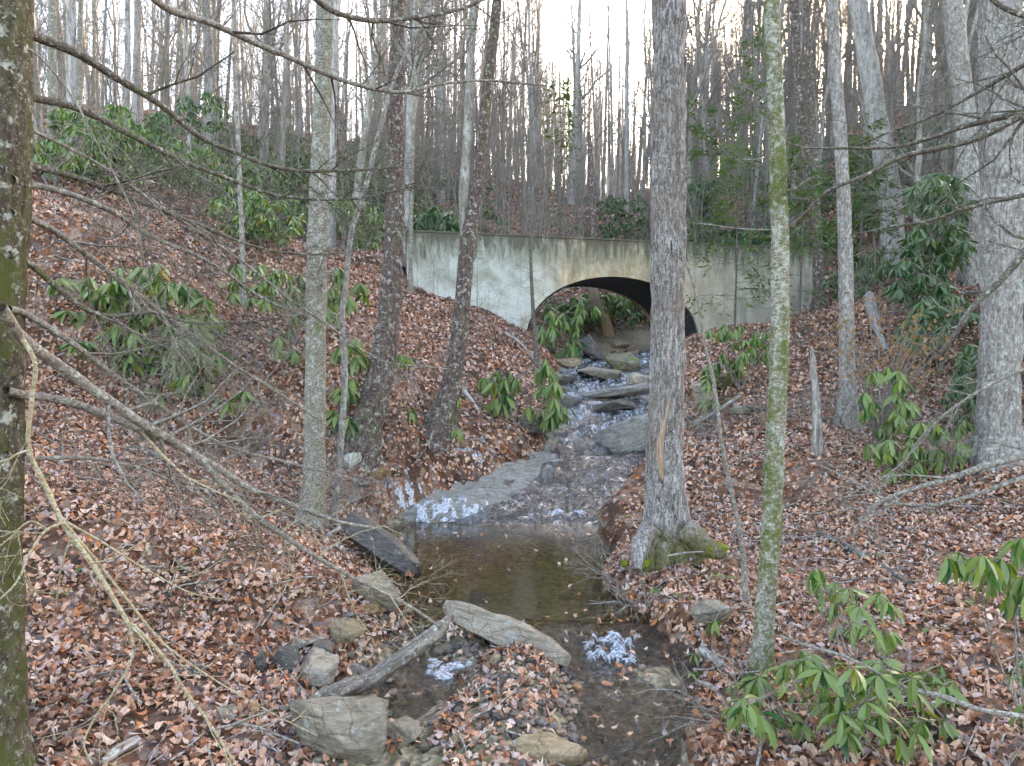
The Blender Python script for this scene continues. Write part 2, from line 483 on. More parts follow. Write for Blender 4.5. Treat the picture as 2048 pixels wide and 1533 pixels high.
def mat_rock(name, a, b, c3, lich=.3, strat=(3, 3, 14), rough=.8, spec=.3, mossy=0.0):
    t = NT(name); o = t.obj()
    n1 = t.noise(t.map(o, strat), 2.2, 7, .65, .5)
    c = t.ramp(n1, [(.32, a), (.5, b), (.68, c3)])
    n2 = t.noise(o, 9, 6, .7)
    c = t.mix(t.ramp(n2, [(.62 - .15 * lich, 0.0), (.68 - .15 * lich, .7)]), c, (.36, .35, .31))
    n3 = t.noise(o, 3.1, 4, .6)
    c = t.mix(t.ramp(n3, [(.55, 0.0), (.7, .55)]), c, tuple(x * .45 for x in a))
    c = t.mix(t.ramp(t.noise(o, 40, 3, .6), [(.62, 0.0), (.72, .5)]), c, tuple(x * .4 for x in b))
    ck = t.vor(t.mix(.12, o, t.noise(o, 4, 4, .6, col=True)), 4.5, 'DISTANCE_TO_EDGE')
    c = t.mix(t.ramp(ck, [(.0, .7), (.02, 0.0)]), c, tuple(x * .3 for x in a))
    if mossy:
        f = t.ramp(t.noise(o, 3.5, 5, .7), [(.56 - .2 * mossy, 0.0), (.66 - .2 * mossy, .9)])
        c = t.mix(f, c, (.11, .135, .02))
    h = t.mix(.5, n1, t.noise(o, 14, 8, .7))
    return t.done(t.bsdf(c, rough, spec, t.bump(h, 1.0, .08)))
M['rock_grey'] = mat_rock('rock_grey', (0.107, 0.089, 0.062), (0.206, 0.174, 0.126), (0.313, 0.266, 0.198), .35)
M['rock_pale'] = mat_rock('rock_pale', (0.165, 0.130, 0.089), (0.296, 0.244, 0.176), (0.412, 0.348, 0.259), .5, strat=(2, 2, 20))
M['rock_tan'] = mat_rock('rock_tan', (0.156, 0.104, 0.056), (0.272, 0.196, 0.114), (0.371, 0.289, 0.185), .3)
M['rock_dark'] = mat_rock('rock_dark', (0.037, 0.031, 0.025), (0.082, 0.070, 0.056), (0.156, 0.133, 0.101), .15, rough=.55, spec=.45)
M['rock_wet'] = mat_rock('rock_wet', (0.021, 0.018, 0.015), (0.058, 0.048, 0.037), (0.124, 0.104, 0.080), .0, rough=.22, spec=.6, strat=(2, 2, 22))
M['rock_orange'] = mat_rock('rock_orange', (0.165, 0.081, 0.031), (0.280, 0.155, 0.068), (0.345, 0.229, 0.117), .1)
M['rock_moss'] = mat_rock('rock_moss', (0.058, 0.052, 0.031), (0.124, 0.104, 0.068), (0.223, 0.185, 0.130), .3, mossy=.35)
M['rock_slab'] = mat_rock('rock_slab', (.11, .10, .085), (.205, .19, .16), (.29, .27, .235), .15, strat=(2, 5, 12))
def mat_pebble():
    t = NT('pebbles'); r = t.island()
    c = t.ramp(r, [(0, (.05, .045, .045)), (.3, (.14, .115, .095)), (.55, (.24, .19, .15)), (.75, (.17, .165, .165)), (.9, (.33, .27, .20)), (1, (.26, .15, .08))])
    c = t.mix(1.0, c, (.62, .58, .52), 'MULTIPLY')
    c = t.mix(.6, c, t.ramp(t.noise(t.pos(), 60, 3), [(.3, .5), (.7, 1.2)]), 'MULTIPLY')
    return t.done(t.bsdf(c, .55, .4))
M['pebble'] = mat_pebble()

def mat_leaf(name, stops, under, rough=.38, trans=.2, obj_random=False, spec=.35):
    t = NT(name)
    r = t.orand() if obj_random else t.island()
    c = t.ramp(r, stops)
    g = t.n('ShaderNodeNewGeometry')
    c = t.mix(t.math('MULTIPLY', g.outputs['Backfacing'], .8), c, under)
    b = t.bsdf(c, rough, spec)
    tr = t.n('ShaderNodeBsdfTranslucent'); t.set(tr.inputs[0], t.mix(.5, c, (.20, .32, .02)))
    mx = t.n('ShaderNodeMixShader'); mx.inputs[0].default_value = trans
    t.t.links.new(b, mx.inputs[1]); t.t.links.new(tr.outputs[0], mx.inputs[2])
    return t.done(mx.outputs[0])
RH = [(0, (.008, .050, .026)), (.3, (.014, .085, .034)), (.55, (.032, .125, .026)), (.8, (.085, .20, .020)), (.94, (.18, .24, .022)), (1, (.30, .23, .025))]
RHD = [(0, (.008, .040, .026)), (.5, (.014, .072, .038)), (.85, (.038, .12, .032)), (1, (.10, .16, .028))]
M['rhodo'] = mat_leaf('rhododendron_leaf', RH, (.15, .19, .055), obj_random=True)
M['rhodo_mass'] = mat_leaf('rhododendron_foliage', RH, (.14, .18, .055))
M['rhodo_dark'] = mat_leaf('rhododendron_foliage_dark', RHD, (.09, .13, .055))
M['hemlock'] = mat_leaf('hemlock_needles', [(0, (.022, .085, .022)), (.5, (.05, .15, .025)), (1, (.13, .22, .025))], (.10, .17, .05), rough=.6, trans=.3)
M['fern'] = mat_leaf('fern_frond', [(0, (.04, .13, .03)), (1, (.10, .24, .05))], (.10, .2, .05), rough=.5)
M['beech'] = mat_leaf('beech_dry_leaf', [(0, (.17, .06, .025)), (1, (.32, .15, .07))], (.26, .13, .07), rough=.6, trans=.3)
def mat_moss():
    t = NT('moss'); o = t.obj(); n1 = t.noise(o, 30, 5, .7)
    c = t.ramp(n1, [(.3, (.05, .06, .008)), (.55, (.15, .17, .015)), (.75, (.26, .27, .03))])
    return t.done(t.bsdf(c, .95, .1, t.bump(n1, 1.0, .03)))
M['moss'] = mat_moss()

def mat_concrete():
    t = NT('weathered_concrete'); o = t.obj()      # local x runs along the wall, z is height
    xyz = t.sep(o)
    base = t.ramp(t.noise(t.map(o, (.7, 1, 1)), 1.5, 7, .65, .5), [(.3, (.27, .27, .21)), (.5, (.44, .44, .38)), (.7, (.54, .535, .48))])
    wob = t.math('MULTIPLY', t.math('SUBTRACT', t.noise(t.map(o, (1, 1, .6)), .9, 5, .65), .5), .35)
    along = t.math('ADD', t.math('MULTIPLY', xyz[0], 1 / WLEN), wob)
    tanf = t.ramp(along, [(.28, 0.0), (.37, .9), (.60, .85), (.75, .45), (1.0, .35)])
    tan = t.ramp(t.noise(t.map(o, (1.2, 1, .5)), 1.9, 6, .65, .4), [(.32, (.15, .105, .06)), (.46, (.42, .29, .16)), (.60, (.58, .45, .28)), (.76, (.60, .55, .46))])
    c = t.mix(tanf, base, tan)
    greyf = t.ramp(along, [(.62, 0.0), (.8, .55)])
    c = t.mix(greyf, c, t.ramp(t.noise(t.map(o, (2, 1, .35)), 2, 6, .65), [(.35, (.15, .14, .10)), (.6, (.36, .34, .27))]))
    # olive algae blotches, heavier toward the top
    hz = t.math('MULTIPLY', t.math('SUBTRACT', xyz[2], 2.1), .16)
    bl = t.math('ADD', t.noise(t.map(o, (.8, 1, .9)), 1.3, 7, .7, .6), hz)
    c = t.mix(t.ramp(bl, [(.53, 0.0), (.70, .7)]), c, t.mix(t.noise(o, 6, 5, .7), (.12, .12, .07), (.28, .28, .20)))
    dk = t.math('ADD', t.noise(t.map(o, (2.6, 1, .5)), 1.9, 7, .72, .5), t.math('MULTIPLY', t.math('SUBTRACT', xyz[2], 3.15), .30))
    c = t.mix(t.ramp(dk, [(.46, 0.0), (.63, .85)]), c, (.07, .062, .043))
    drip = t.noise(t.map(o, (9, 1, .16)), 1.2, 5, .7, .2)
    c = t.mix(t.ramp(drip, [(.56, 0.0), (.66, .55)]), c, (.15, .135, .10))
    fine = t.noise(o, 18, 7, .72)
    c = t.mix(.7, c, t.ramp(fine, [(.3, .6), (.7, 1.15)]), 'MULTIPLY')
    return t.done(t.bsdf(c, .92, .15, t.bump(fine, .5, .02)))
M['concrete'] = mat_concrete()
def mat_flat(name, col, rough=.8, spec=.3, var=.3, sc=6):
    t = NT(name); n1 = t.noise(t.obj(), sc, 5, .65)
    c = t.mix(1.0, col, t.ramp(n1, [(.3, 1 - var), (.7, 1 + var)]), 'MULTIPLY')
    return t.done(t.bsdf(c, rough, spec, t.bump(n1, .3, .02)))
M['metal'] = mat_flat('corrugated_black_metal', (.02, .021, .024), .5, .4)
M['gravel_road'] = mat_flat('gravel_road', (.22, .19, .16), .95, .1)

def mat_water(name, tint, fo=0.0, rough=.03, bscale=(2.5, 9, 9), bstr=.25, bdist=.02, refl=1.0):
    t = NT(name); p = t.pos()
    n1 = t.noise(t.map(p, bscale), 2.2, 5, .6, .6)
    b = t.bump(n1, bstr, bdist)
    tr = t.n('ShaderNodeBsdfTransparent'); t.set(tr.inputs[0], tint)
    gl = t.n('ShaderNodeBsdfGlossy'); gl.inputs['Roughness'].default_value = rough; t.set(gl.inputs['Normal'], b)
    fr = t.n('ShaderNodeFresnel'); fr.inputs['IOR'].default_value = 1.34; t.set(fr.inputs['Normal'], b)
    mx = t.n('ShaderNodeMixShader'); t.set(mx.inputs[0], t.math('MINIMUM', t.math('MULTIPLY', fr.outputs[0], refl), 1.0))
    t.t.links.new(tr.outputs[0], mx.inputs[1]); t.t.links.new(gl.outputs[0], mx.inputs[2])
    sh = mx.outputs[0]
    if fo > 0:
        f = t.mix(.35, t.noise(t.map(p, (5, 1.6, 3)), 3.0, 5, .6, .8), t.noise(t.map(p, (9, 4, 4)), 4.2, 8, .8, 1.0))
        nz = t.sep(t.n('ShaderNodeNewGeometry').outputs['True Normal'])[2]
        steep = t.ramp(nz, [(.72, 1.0), (.97, 0.0)])
        f = t.math('ADD', f, t.math('MULTIPLY', steep, .16 * fo))
        ff = t.ramp(f, [(.60 - .10 * fo, 0.0), (.82 - .10 * fo, .85)])
        mx2 = t.n('ShaderNodeMixShader'); t.set(mx2.inputs[0], ff)
        t.t.links.new(sh, mx2.inputs[1]); t.t.links.new(t.bsdf((.48, .53, .58), .45, .4, b), mx2.inputs[2])
        sh = mx2.outputs[0]
    return t.done(sh)
M['pool'] = mat_water('pool_water', (.74, .64, .40), 0, .02, (2.5, 9, 5), .22, .012, 1.7)
M['riffle'] = mat_water('riffle_water', (.78, .68, .48), .10, .05, (11, 5, 5), 1.0, .10, 2.0)
M['film'] = mat_water('film_water', (.74, .77, .82), .30, .07, (6, 2.2, 4), 1.0, .09, 1.7)
M['cascade'] = mat_water('cascade_water', (.66, .68, .72), .62, .1, (6, 2.4, 5), 1.0, .06, 1.8)
def mat_ice():
    t = NT('ice'); o = t.obj(); n1 = t.noise(o, 22, 6, .7)
    c = t.ramp(n1, [(.3, (.34, .36, .40)), (.5, (.52, .54, .57)), (.7, (.70, .71, .73))])
    b = t.bsdf(c, .25, .5, t.bump(n1, .8, .03))
    tr = t.n('ShaderNodeBsdfTransparent'); t.set(tr.inputs[0], (.86, .9, .95))
    mx = t.n('ShaderNodeMixShader'); t.set(mx.inputs[0], t.ramp(t.noise(o, 34, 5, .7), [(.40, .05), (.62, .75)]))
    t.t.links.new(b, mx.inputs[1]); t.t.links.new(tr.outputs[0], mx.inputs[2])
    return t.done(mx.outputs[0])
M['ice'] = mat_ice()

# ------------------------------------------------------------------ the ground
rowsY = np.concatenate([np.arange(-24, 2.5, 1.0), np.arange(2.5, 16, .10), np.arange(16, 28, .2), 28 + 172 * np.linspace(0, 1, 70) ** 1.8])
tt = np.linspace(-1, 1, 321)
cols = np.sign(tt) * np.abs(tt) ** 1.35
YY, SS = np.meshgrid(rowsY, cols, indexing='ij')
XX = SS * (np.abs(YY) * 1.05 + 9)
ZZ = Hgt(XX, YY)
nr, nc = XX.shape
idx = np.arange(nr * nc).reshape(nr, nc)
quads = np.stack([idx[:-1, :-1], idx[:-1, 1:], idx[1:, 1:], idx[1:, :-1]], -1).reshape(-1, 4)
cx = (XX[:-1, :-1] + XX[1:, 1:]) / 2; cy = (YY[:-1, :-1] + YY[1:, 1:]) / 2
sc_, sh_ = stream_at(cy)
fm = ((np.abs(cx - sc_) < sh_ + .12) & (cy < 30)).astype(int).reshape(-1)
b = Buf().add(np.stack([XX, YY, ZZ], -1), quads=quads)
ground = link('ground', b.mesh('ground', [M['ground'], M['bed']], True, fmat=fm))
tag(ground, 'leaf covered forest floor rising on both sides of the creek', None, None, 'structure')

# ------------------------------------------------------------------ water
def water_strip(name, y0, y1, dy, extra, zf, mat, label, nx=40, disp=0.0, ph=0, fq=(13, 7)):
    ys = np.arange(y0, y1 + dy * .5, dy)
    c, hw = stream_at(ys)
    s = np.linspace(-1, 1, nx)
    X = c[:, None] + s[None] * (hw[:, None] + extra)
    Yg = np.repeat(ys[:, None], nx, 1)
    Z = zf(X, Yg)
    if disp: Z = Z + disp * fbm(np.stack([X * fq[0], Yg * fq[1], np.full_like(X, ph)], -1), 3)
    n_, m_ = X.shape
    ii = np.arange(n_ * m_).reshape(n_, m_)
    q = np.stack([ii[:-1, :-1], ii[:-1, 1:], ii[1:, 1:], ii[1:, :-1]], -1).reshape(-1, 4)
    o = link(name, Buf().add(np.stack([X, Yg, Z], -1), quads=q).mesh(name, mat))
    return tag(o, label, None, None, 'structure')
zlev = lambda X, Y: np.interp(Y, YK, ZW)
water_strip('stream_pool', 7.72, 12.45, .15, .7, lambda X, Y: np.full_like(X, -2.8), M['pool'], 'still brown pool below the rock slab')
water_strip('stream_riffle', 2.6, 7.70, .035, .4, zlev, M['riffle'], 'shallow rippling creek below the pool', 110, .020, 2)
def grid_between(y0, y1, dy, lo, hi, nx, zf):
    ys = np.arange(y0, y1 + dy * .5, dy); c, hw = stream_at(ys)
    sx = np.linspace(0, 1, nx)
    X = (c - hw - lo)[:, None] * (1 - sx) + (c + hw + hi)[:, None] * sx
    Yg = np.repeat(ys[:, None], nx, 1)
    Yg = Yg + .22 * vnoise(np.stack([X * 1.6, Yg * 0, Yg * 0 + 3], -1)) * np.clip(1 - (Yg - y0) / 1.2, 0, 1)
    ii = np.arange(X.size).reshape(X.shape)
    q = np.stack([ii[:-1, :-1], ii[:-1, 1:], ii[1:, 1:], ii[1:, :-1]], -1).reshape(-1, 4)
    return Buf().add(np.stack([X, Yg, zf(X, Yg)], -1), quads=q)
bm_ = grid_between(11.9, 22.3, .045, .45, .5, 84, lambda X, Y: bed_z(X, Y) - .35 * np.clip((12.45 - Y) / .5, 0, 1))
fc_ = bm_.v[0][bm_.q[0]].mean(1)
wl_ = chan_z(fc_[:, 0], fc_[:, 1])
c_, h_ = stream_at(fc_[:, 1])
dry = (fc_[:, 0] < c_ - h_ * np.where(fc_[:, 1] < 15, .45, .8) + .55 * fbm(fc_ * 1.4, 3)) | (fc_[:, 2] > wl_ + .10)
bedrock = link('bedrock', bm_.mesh('bedrock', [M['rock_slab'], M['rock_wet']], True, fmat=(~dry).astype(int)))
tag(bedrock, 'broken bedrock ledges under the water slide and cascade', None, None, 'structure')
def sheet_z(X, Y):
    b0 = bed_z(X, Y)
    Z = .55 * (chan_z(X, Y) + .035) + .45 * b0 + .015 + .02 * fbm(np.stack([X * 7, Y * 3.2, np.full_like(X, 4)], -1), 3)
    c, hw = np.interp(Y, YK, XS), np.interp(Y, YK, HW)
    left = np.where(Y < 15, .62, .80) + .45 * vnoise(np.stack([Y * 1.9, Y * 0, Y * 0 + 4], -1))
    Z = Z - .5 * np.clip((c - hw * left) - X, 0, 1)
    lev = -1.985 - 1.1 * np.clip(14.75 - Y + .5 * vnoise(np.stack([X * 1.7, Y * .7, Y * 0 + 6], -1)), 0, 2)
    return np.maximum(Z, lev)
wb_ = grid_between(11.95, 22.4, .045, .1, .45, 72, sheet_z)
wf_ = wb_.v[0][wb_.q[0]].mean(1)
tag(link('stream_cascade', wb_.mesh('stream_cascade', [M['film'], M['cascade']], True, fmat=(wf_[:, 1] + .8 * fbm(wf_ * 1.3, 3) > 15.6).astype(int))), 'thin sheet of water and small white cascade over bedrock', None, None, 'structure')

# ------------------------------------------------------------------ bridge
BR_ = thing('concrete_bridge', (WA[0], WA[1], 0), 'weathered concrete headwall bridge with low arch over the creek', 'bridge')
BR_.rotation_euler = (0, 0, math.atan2(WDIR[1], WDIR[0]))
ARC_U = 6.55; ARC_HW = 2.95; ARC_Z0 = .35; ARC_RISE = 2.2
def arch_pts(n=41, grow=0.0):
    a = np.linspace(math.pi, 0, n)
    # low-profile arch
    return ARC_U + (ARC_HW + grow) * np.cos(a) , ARC_Z0 + (ARC_RISE + grow) * np.sin(a) ** .85
def head_wall(name, v0, v1, z_top, u0, u1, mat):
    au, az = arch_pts()
    zb = -1.2
    outer_u = np.concatenate([[u0], [u0], np.linspace(u0, u1, 40), [u1], [u1]])
    # build as columns of quads: below-left, over arch, below-right
    bb = Buf()
    us = np.concatenate([np.linspace(u0, ARC_U - ARC_HW, 14)[:-1], au, np.linspace(ARC_U + ARC_HW, u1, 16)[1:]])
    low = np.full_like(us, zb)
    ins = (us >= ARC_U - ARC_HW - 1e-6) & (us <= ARC_U + ARC_HW + 1e-6)
    low[ins] = az
    kz = 10
    zt = np.full_like(us, z_top)
    lines = []
    n0 = 13
    segs = [(0, n0 + 1, True), (n0, n0 + len(au), False), (n0 + len(au) - 1, len(us), True)]
    for s0, s1, solid in segs:
        u_ = us[s0:s1]; l_ = np.full(s1 - s0, zb) if solid else az
        z_ = np.linspace(0, 1, kz)[None] * (z_top - l_)[:, None] + l_[:, None]
        for vv, flip in ((v0, False), (v1, True)):
            V = np.stack([np.repeat(u_[:, None], kz, 1), np.full(z_.shape, vv), z_], -1)
            ii = np.arange(V.shape[0] * kz).reshape(-1, kz)
            q = np.stack([ii[:-1, :-1], ii[1:, :-1], ii[1:, 1:], ii[:-1, 1:]], -1).reshape(-1, 4)
            bb.add(V.reshape(-1, 3), quads=q[:, ::-1] if flip else q)
        # top
        V = np.stack([np.repeat(u_[:, None], 2, 1), np.tile([v0, v1], (len(u_), 1)), np.full((len(u_), 2), z_top)], -1)
        ii = np.arange(len(u_) * 2).reshape(-1, 2)
        bb.add(V.reshape(-1, 3), quads=np.stack([ii[:-1, 0], ii[1:, 0], ii[1:, 1], ii[:-1, 1]], -1))
    # soffit of the opening and its jambs
    su = np.concatenate([[au[0]], au, [au[-1]]]); sz = np.concatenate([[zb], az, [zb]])
    V = np.stack([np.repeat(su[:, None], 2, 1), np.tile([v0, v1], (len(su), 1)), np.repeat(sz[:, None], 2, 1)], -1)
    ii = np.arange(len(su) * 2).reshape(-1, 2)
    bb.add(V.reshape(-1, 3), quads=np.stack([ii[:-1, 1], ii[1:, 1], ii[1:, 0], ii[:-1, 0]], -1))
    for ue in (u0, u1):
        bb.add([[ue, v0, zb], [ue, v1, zb], [ue, v1, z_top], [ue, v0, z_top]], quads=[[0, 1, 2, 3]])
    return link(name, bb.mesh(name, mat, False), BR_)
def box_buf(x0, x1, y0, y1, z0, z1, bb=None):
    bb = bb or Buf()
    v = [[x, y, z] for z in (z0, z1) for y in (y0, y1) for x in (x0, x1)]
    bb.add(v, quads=[[0, 2, 3, 1], [4, 5, 7, 6], [0, 1, 5, 4], [2, 6, 7, 3], [0, 4, 6, 2], [1, 3, 7, 5]])
    return bb
hw_ = head_wall('headwall', 0, .42, Z_TOP, 0, WLEN, M['concrete'])
hw_['label'] = 'pale stained concrete headwall with arch opening'
head_wall('rear_wall', 2.9, 3.3, Z_TOP - .25, -.3, WLEN + .3, M['concrete'])
# coping: a thin lip of rougher concrete along the top
bb = Buf()
for i_ in range(7):
    a0, a1 = WLEN * i_ / 7 + .004, WLEN * (i_ + 1) / 7 - .004
    box_buf(a0, a1, -.03, .45, Z_TOP + .003, Z_TOP + .05, bb)
link('coping', bb.mesh('coping', M['concrete'], False), BR_)
# corrugated lining
au, az = arch_pts(61, -.02)
nv = 110
vs = np.linspace(.05, 2.88, nv)
amp = .022 * np.sin(vs * 2 * math.pi / .15)
cu, cz = ARC_U, ARC_Z0
du, dz = au - cu, az - cz
ln = np.hypot(du, dz); 
lu = np.concatenate([[au[0]], au, [au[-1]]]); lz = np.concatenate([[-.9], az, [-.9]])
nu_ = np.concatenate([[du[0] / ln[0]], du / ln, [du[-1] / ln[-1]]]); nz_ = np.concatenate([[0], dz / ln, [0]])
V = np.stack([lu[:, None] + nu_[:, None] * (amp[None] - .02), np.repeat(vs[None], len(lu), 0), lz[:, None] + nz_[:, None] * (amp[None] - .02)], -1)
ii = np.arange(V.shape[0] * nv).reshape(-1, nv)
q = np.stack([ii[:-1, :-1], ii[1:, :-1], ii[1:, 1:], ii[:-1, 1:]], -1).reshape(-1, 4)
lin = link('culvert_lining', Buf().add(V.reshape(-1, 3), quads=q).mesh('culvert_lining', M['metal']), BR_)
lin['label'] = 'black corrugated metal arch lining'
link('road_deck', box_buf(-.3, WLEN + .3, .44, 2.88, Z_ROAD - .35, Z_ROAD + .004).mesh('road_deck', M['gravel_road'], False), BR_)
# footing under the right springing
link('footing', box_buf(ARC_U + ARC_HW - .35, ARC_U + ARC_HW + .45, -.28, -.004, -.8, ARC_Z0 + .18).mesh('footing', M['concrete'], False), BR_)
# ------------------------------------------------------------------ fallen leaves
def leaf_templates():
    near = []
    lob = np.array([1.0, .52, .92, .50, .78, .42, .55, .42, .78, .50, .92, .52])
    for kx in range(4):
        a = np.linspace(0, 2 * math.pi, 13)[:-1]
        r = lob * rng.uniform(.85, 1.1, 12) if kx < 3 else np.array([1.0, .62, .5, .46, .5, .6, .95, .6, .5, .46, .5, .62])
        x, y = r * np.cos(a), r * np.sin(a)
        near.append(np.stack([np.append(x, 0), np.append(y, 0)], 1))
    for L_, w_ in ((1.15, .5), (1.0, .62)):
        a = np.linspace(0, 2 * math.pi, 13)[:-1]
        near.append(np.stack([np.append(L_ * np.cos(a), 0), np.append(w_ * np.sin(a) * (1 - .25 * np.cos(a)), 0)], 1))
    mid = []
    for kx in range(3):
        a = np.linspace(0, 2 * math.pi, 7)[:-1]
        r = np.array([1.0, .6, .62, .9, .6, .58]) * rng.uniform(.85, 1.15, 6)
        mid.append(np.stack([np.append(r * np.cos(a), 0), np.append(r * np.sin(a), 0)], 1))
    far = [np.array([[1, 0], [0, .6], [-1, 0], [0, -.6]], float)]
    return near, mid, far
T_NEAR, T_MID, T_FAR = leaf_templates()
def leaf_batch(buf, pos, nrmv, size, tmpl, curl=.8):
    n = len(pos)
    if n == 0: return
    which = rng.integers(0, len(tmpl), n)
    for w in range(len(tmpl)):
        s = which == w
        m = int(s.sum())
        if not m: continue
        t2 = tmpl[w]; k = len(t2)
        ang = rng.uniform(0, 2 * math.pi, m)
        nn = norm(nrmv[s] + rng.normal(size=(m, 3)) * .36)
        rx = norm(np.cross(nn, np.stack([np.cos(ang), np.sin(ang), np.zeros(m) + .01], 1)))
        ry = np.cross(nn, rx)
        sz = size[s][:, None]
        u = t2[None, :, 0] * sz; v = t2[None, :, 1] * sz
        c1 = rng.normal(size=(m, 1)) * curl; c2 = rng.normal(size=(m, 1)) * curl * .8; c3 = rng.normal(size=(m, 1)) * curl * .5
        wz = (c1 * u * u + c2 * v * v + c3 * u * v) / sz
        wz = wz - wz.min(1, keepdims=True) * .6
        V = pos[s][:, None] + rx[:, None] * u[..., None] + ry[:, None] * v[..., None] + nn[:, None] * wz[..., None]
        off = (np.arange(m) * k)[:, None]
        if k == 4:
            buf.add(V.reshape(-1, 3), tris=np.stack([off + np.array([0, 1, 2]), off + np.array([0, 2, 3])], 1).reshape(-1, 3))
        else:
            i = np.arange(k - 1)
            tri = np.stack([np.full(k - 1, k - 1), i, (i + 1) % (k - 1)], 1)
            buf.add(V.reshape(-1, 3), tris=(off[:, None] + tri[None]).reshape(-1, 3))
def terrain_normal(x, y):
    e = .08
    gx = (Hgt(x + e, y) - Hgt(x - e, y)) / (2 * e); gy = (Hgt(x, y + e) - Hgt(x, y - e)) / (2 * e)
    return norm(np.stack([-gx, -gy, np.ones_like(x)], -1))
def scatter(y0, y1, dens, margin=1.15):
    area = (y1 - y0) * (y0 + y1) / 2 * .70 * 2 * margin
    n = int(area * dens)
    y = np.sqrt(rng.uniform(y0 * y0, y1 * y1, n))
    x = rng.uniform(-1, 1, n) * (.70 * y * margin + .8)
    return x, y
def litter_ok(x, y, sparse_water=.05):
    c, hw = stream_at(y)
    z = Hgt(x, y); zw = np.interp(y, YK, ZW)
    inch = np.abs(x - c) < hw + .25
    wet = inch & (z < zw + .05) & (y < 23)
    keep = ~wet | (rng.random(len(x)) < sparse_water * np.where(y > 8, .35, 1))
    slab = (np.abs(x - c) < hw + .1) & (y > 12.1) & (y < 22)
    keep &= ~(slab & ((x > c - hw * .85) | (z < bed_z(x, y)))) | (rng.random(len(x)) < .015)
    u = (x - WA[0]) * WDIR[0] + (y - WA[1]) * WDIR[1]; v = (x - WA[0]) * WNRM[0] + (y - WA[1]) * WNRM[1]
    keep &= ~((u > -.1) & (u < WLEN + .1) & (v > -.05) & (v < 5.2))
    soil = (x > c + hw - .1) & (x < c + hw + .75) & (y > 9.6) & (y < 13.6)
    keep &= ~soil | (rng.random(len(x)) < .3)
    patch = vnoise(np.stack([x * 1.1, y * 1.1, np.full_like(x, 9.0)], -1))
    keep &= (patch > -.55) | (rng.random(len(x)) < .35)
    return keep, z, zw
litter = Buf()
near_pool = None
for y0, y1, dens, sz, tm, lift in ((3.2, 8.5, 620, (.022, .052), 'n', .04), (8.5, 14, 400, (.026, .056), 'm', .045), (14, 24, 150, (.036, .075), 'm2', .04), (24, 46, 45, (.06, .12), 'f', .05), (46, 80, 9, (.10, .2), 'f', .06)):
    x, y = scatter(y0, y1, dens)
    keep, z, zw = litter_ok(x, y)
    x, y, z, zw = x[keep], y[keep], z[keep], zw[keep]
    c, hw = stream_at(y)
    z = np.where((np.abs(x - c) < hw + .3) & (y < 12.3), np.maximum(z, zw + .004), z)
    pos = np.stack([x, y, z + rng.uniform(.004, lift, len(x))], 1)
    nv_ = terrain_normal(x, y)
    size = rng.uniform(sz[0], sz[1], len(x))
    if tm == 'n':
        # the 300 that show largest become leaves of their own
        order = np.argsort(y + np.abs(x) * .1 + (np.abs(x) > .68 * y) * 50)
        solo, rest = order[:300], order[300:]
        near_pool = (pos[solo], nv_[solo], size[solo])
        leaf_batch(litter, pos[rest], nv_[rest], size[rest], T_NEAR)
    else:
        leaf_batch(litter, pos, nv_, size, T_MID if tm[0] == 'm' else T_FAR)
lit = link('leaf_litter', litter.mesh('leaf_litter', M['litter'], True))
tag(lit, 'brown fallen leaves carpeting the forest floor', 'fallen leaves', None, 'stuff')
single = []
for k_ in range(6):
    bb = Buf(); leaf_batch(bb, np.zeros((1, 3)), np.array([[0, 0, 1.0]]), np.array([1.0]), [T_NEAR[k_]])
    single.append(bb.mesh('leaf', M['leaf_single'], True))
for p_, n_, s_ in zip(*near_pool):
    o = link('leaf', single[rng.integers(0, 6)], lit, p_)
    o.scale = (s_,) * 3
    o.rotation_euler = (math.atan2(-n_[1], n_[2]) + rng.normal() * .25, math.atan2(n_[0], n_[2]) + rng.normal() * .25, rng.uniform(0, 6.28))

# ------------------------------------------------------------------ rocks
def icosphere(sub):
    t = (1 + 5 ** .5) / 2
    v = np.array([[-1, t, 0], [1, t, 0], [-1, -t, 0], [1, -t, 0], [0, -1, t], [0, 1, t], [0, -1, -t], [0, 1, -t], [t, 0, -1], [t, 0, 1], [-t, 0, -1], [-t, 0, 1]], float)
    f = np.array([[0, 11, 5], [0, 5, 1], [0, 1, 7], [0, 7, 10], [0, 10, 11], [1, 5, 9], [5, 11, 4], [11, 10, 2], [10, 7, 6], [7, 1, 8], [3, 9, 4], [3, 4, 2], [3, 2, 6], [3, 6, 8], [3, 8, 9], [4, 9, 5], [2, 4, 11], [6, 2, 10], [8, 6, 7], [9, 8, 1]])
    v = norm(v)
    for _ in range(sub):
        e = np.sort(np.concatenate([f[:, [0, 1]], f[:, [1, 2]], f[:, [2, 0]]]), axis=1)
        ue, inv = np.unique(e, axis=0, return_inverse=True); inv = inv.reshape(-1)
        m = norm(v[ue].sum(1)); n = len(v); k = len(f)
        a, b_, c = n + inv[:k], n + inv[k:2 * k], n + inv[2 * k:]
        v = np.vstack([v, m])
        f = np.vstack([np.stack([f[:, 0], a, c], 1), np.stack([f[:, 1], b_, a], 1), np.stack([f[:, 2], c, b_], 1), np.stack([a, b_, c], 1)])
    return v, f
ICO = {s: icosphere(s) for s in (1, 2, 3, 4)}
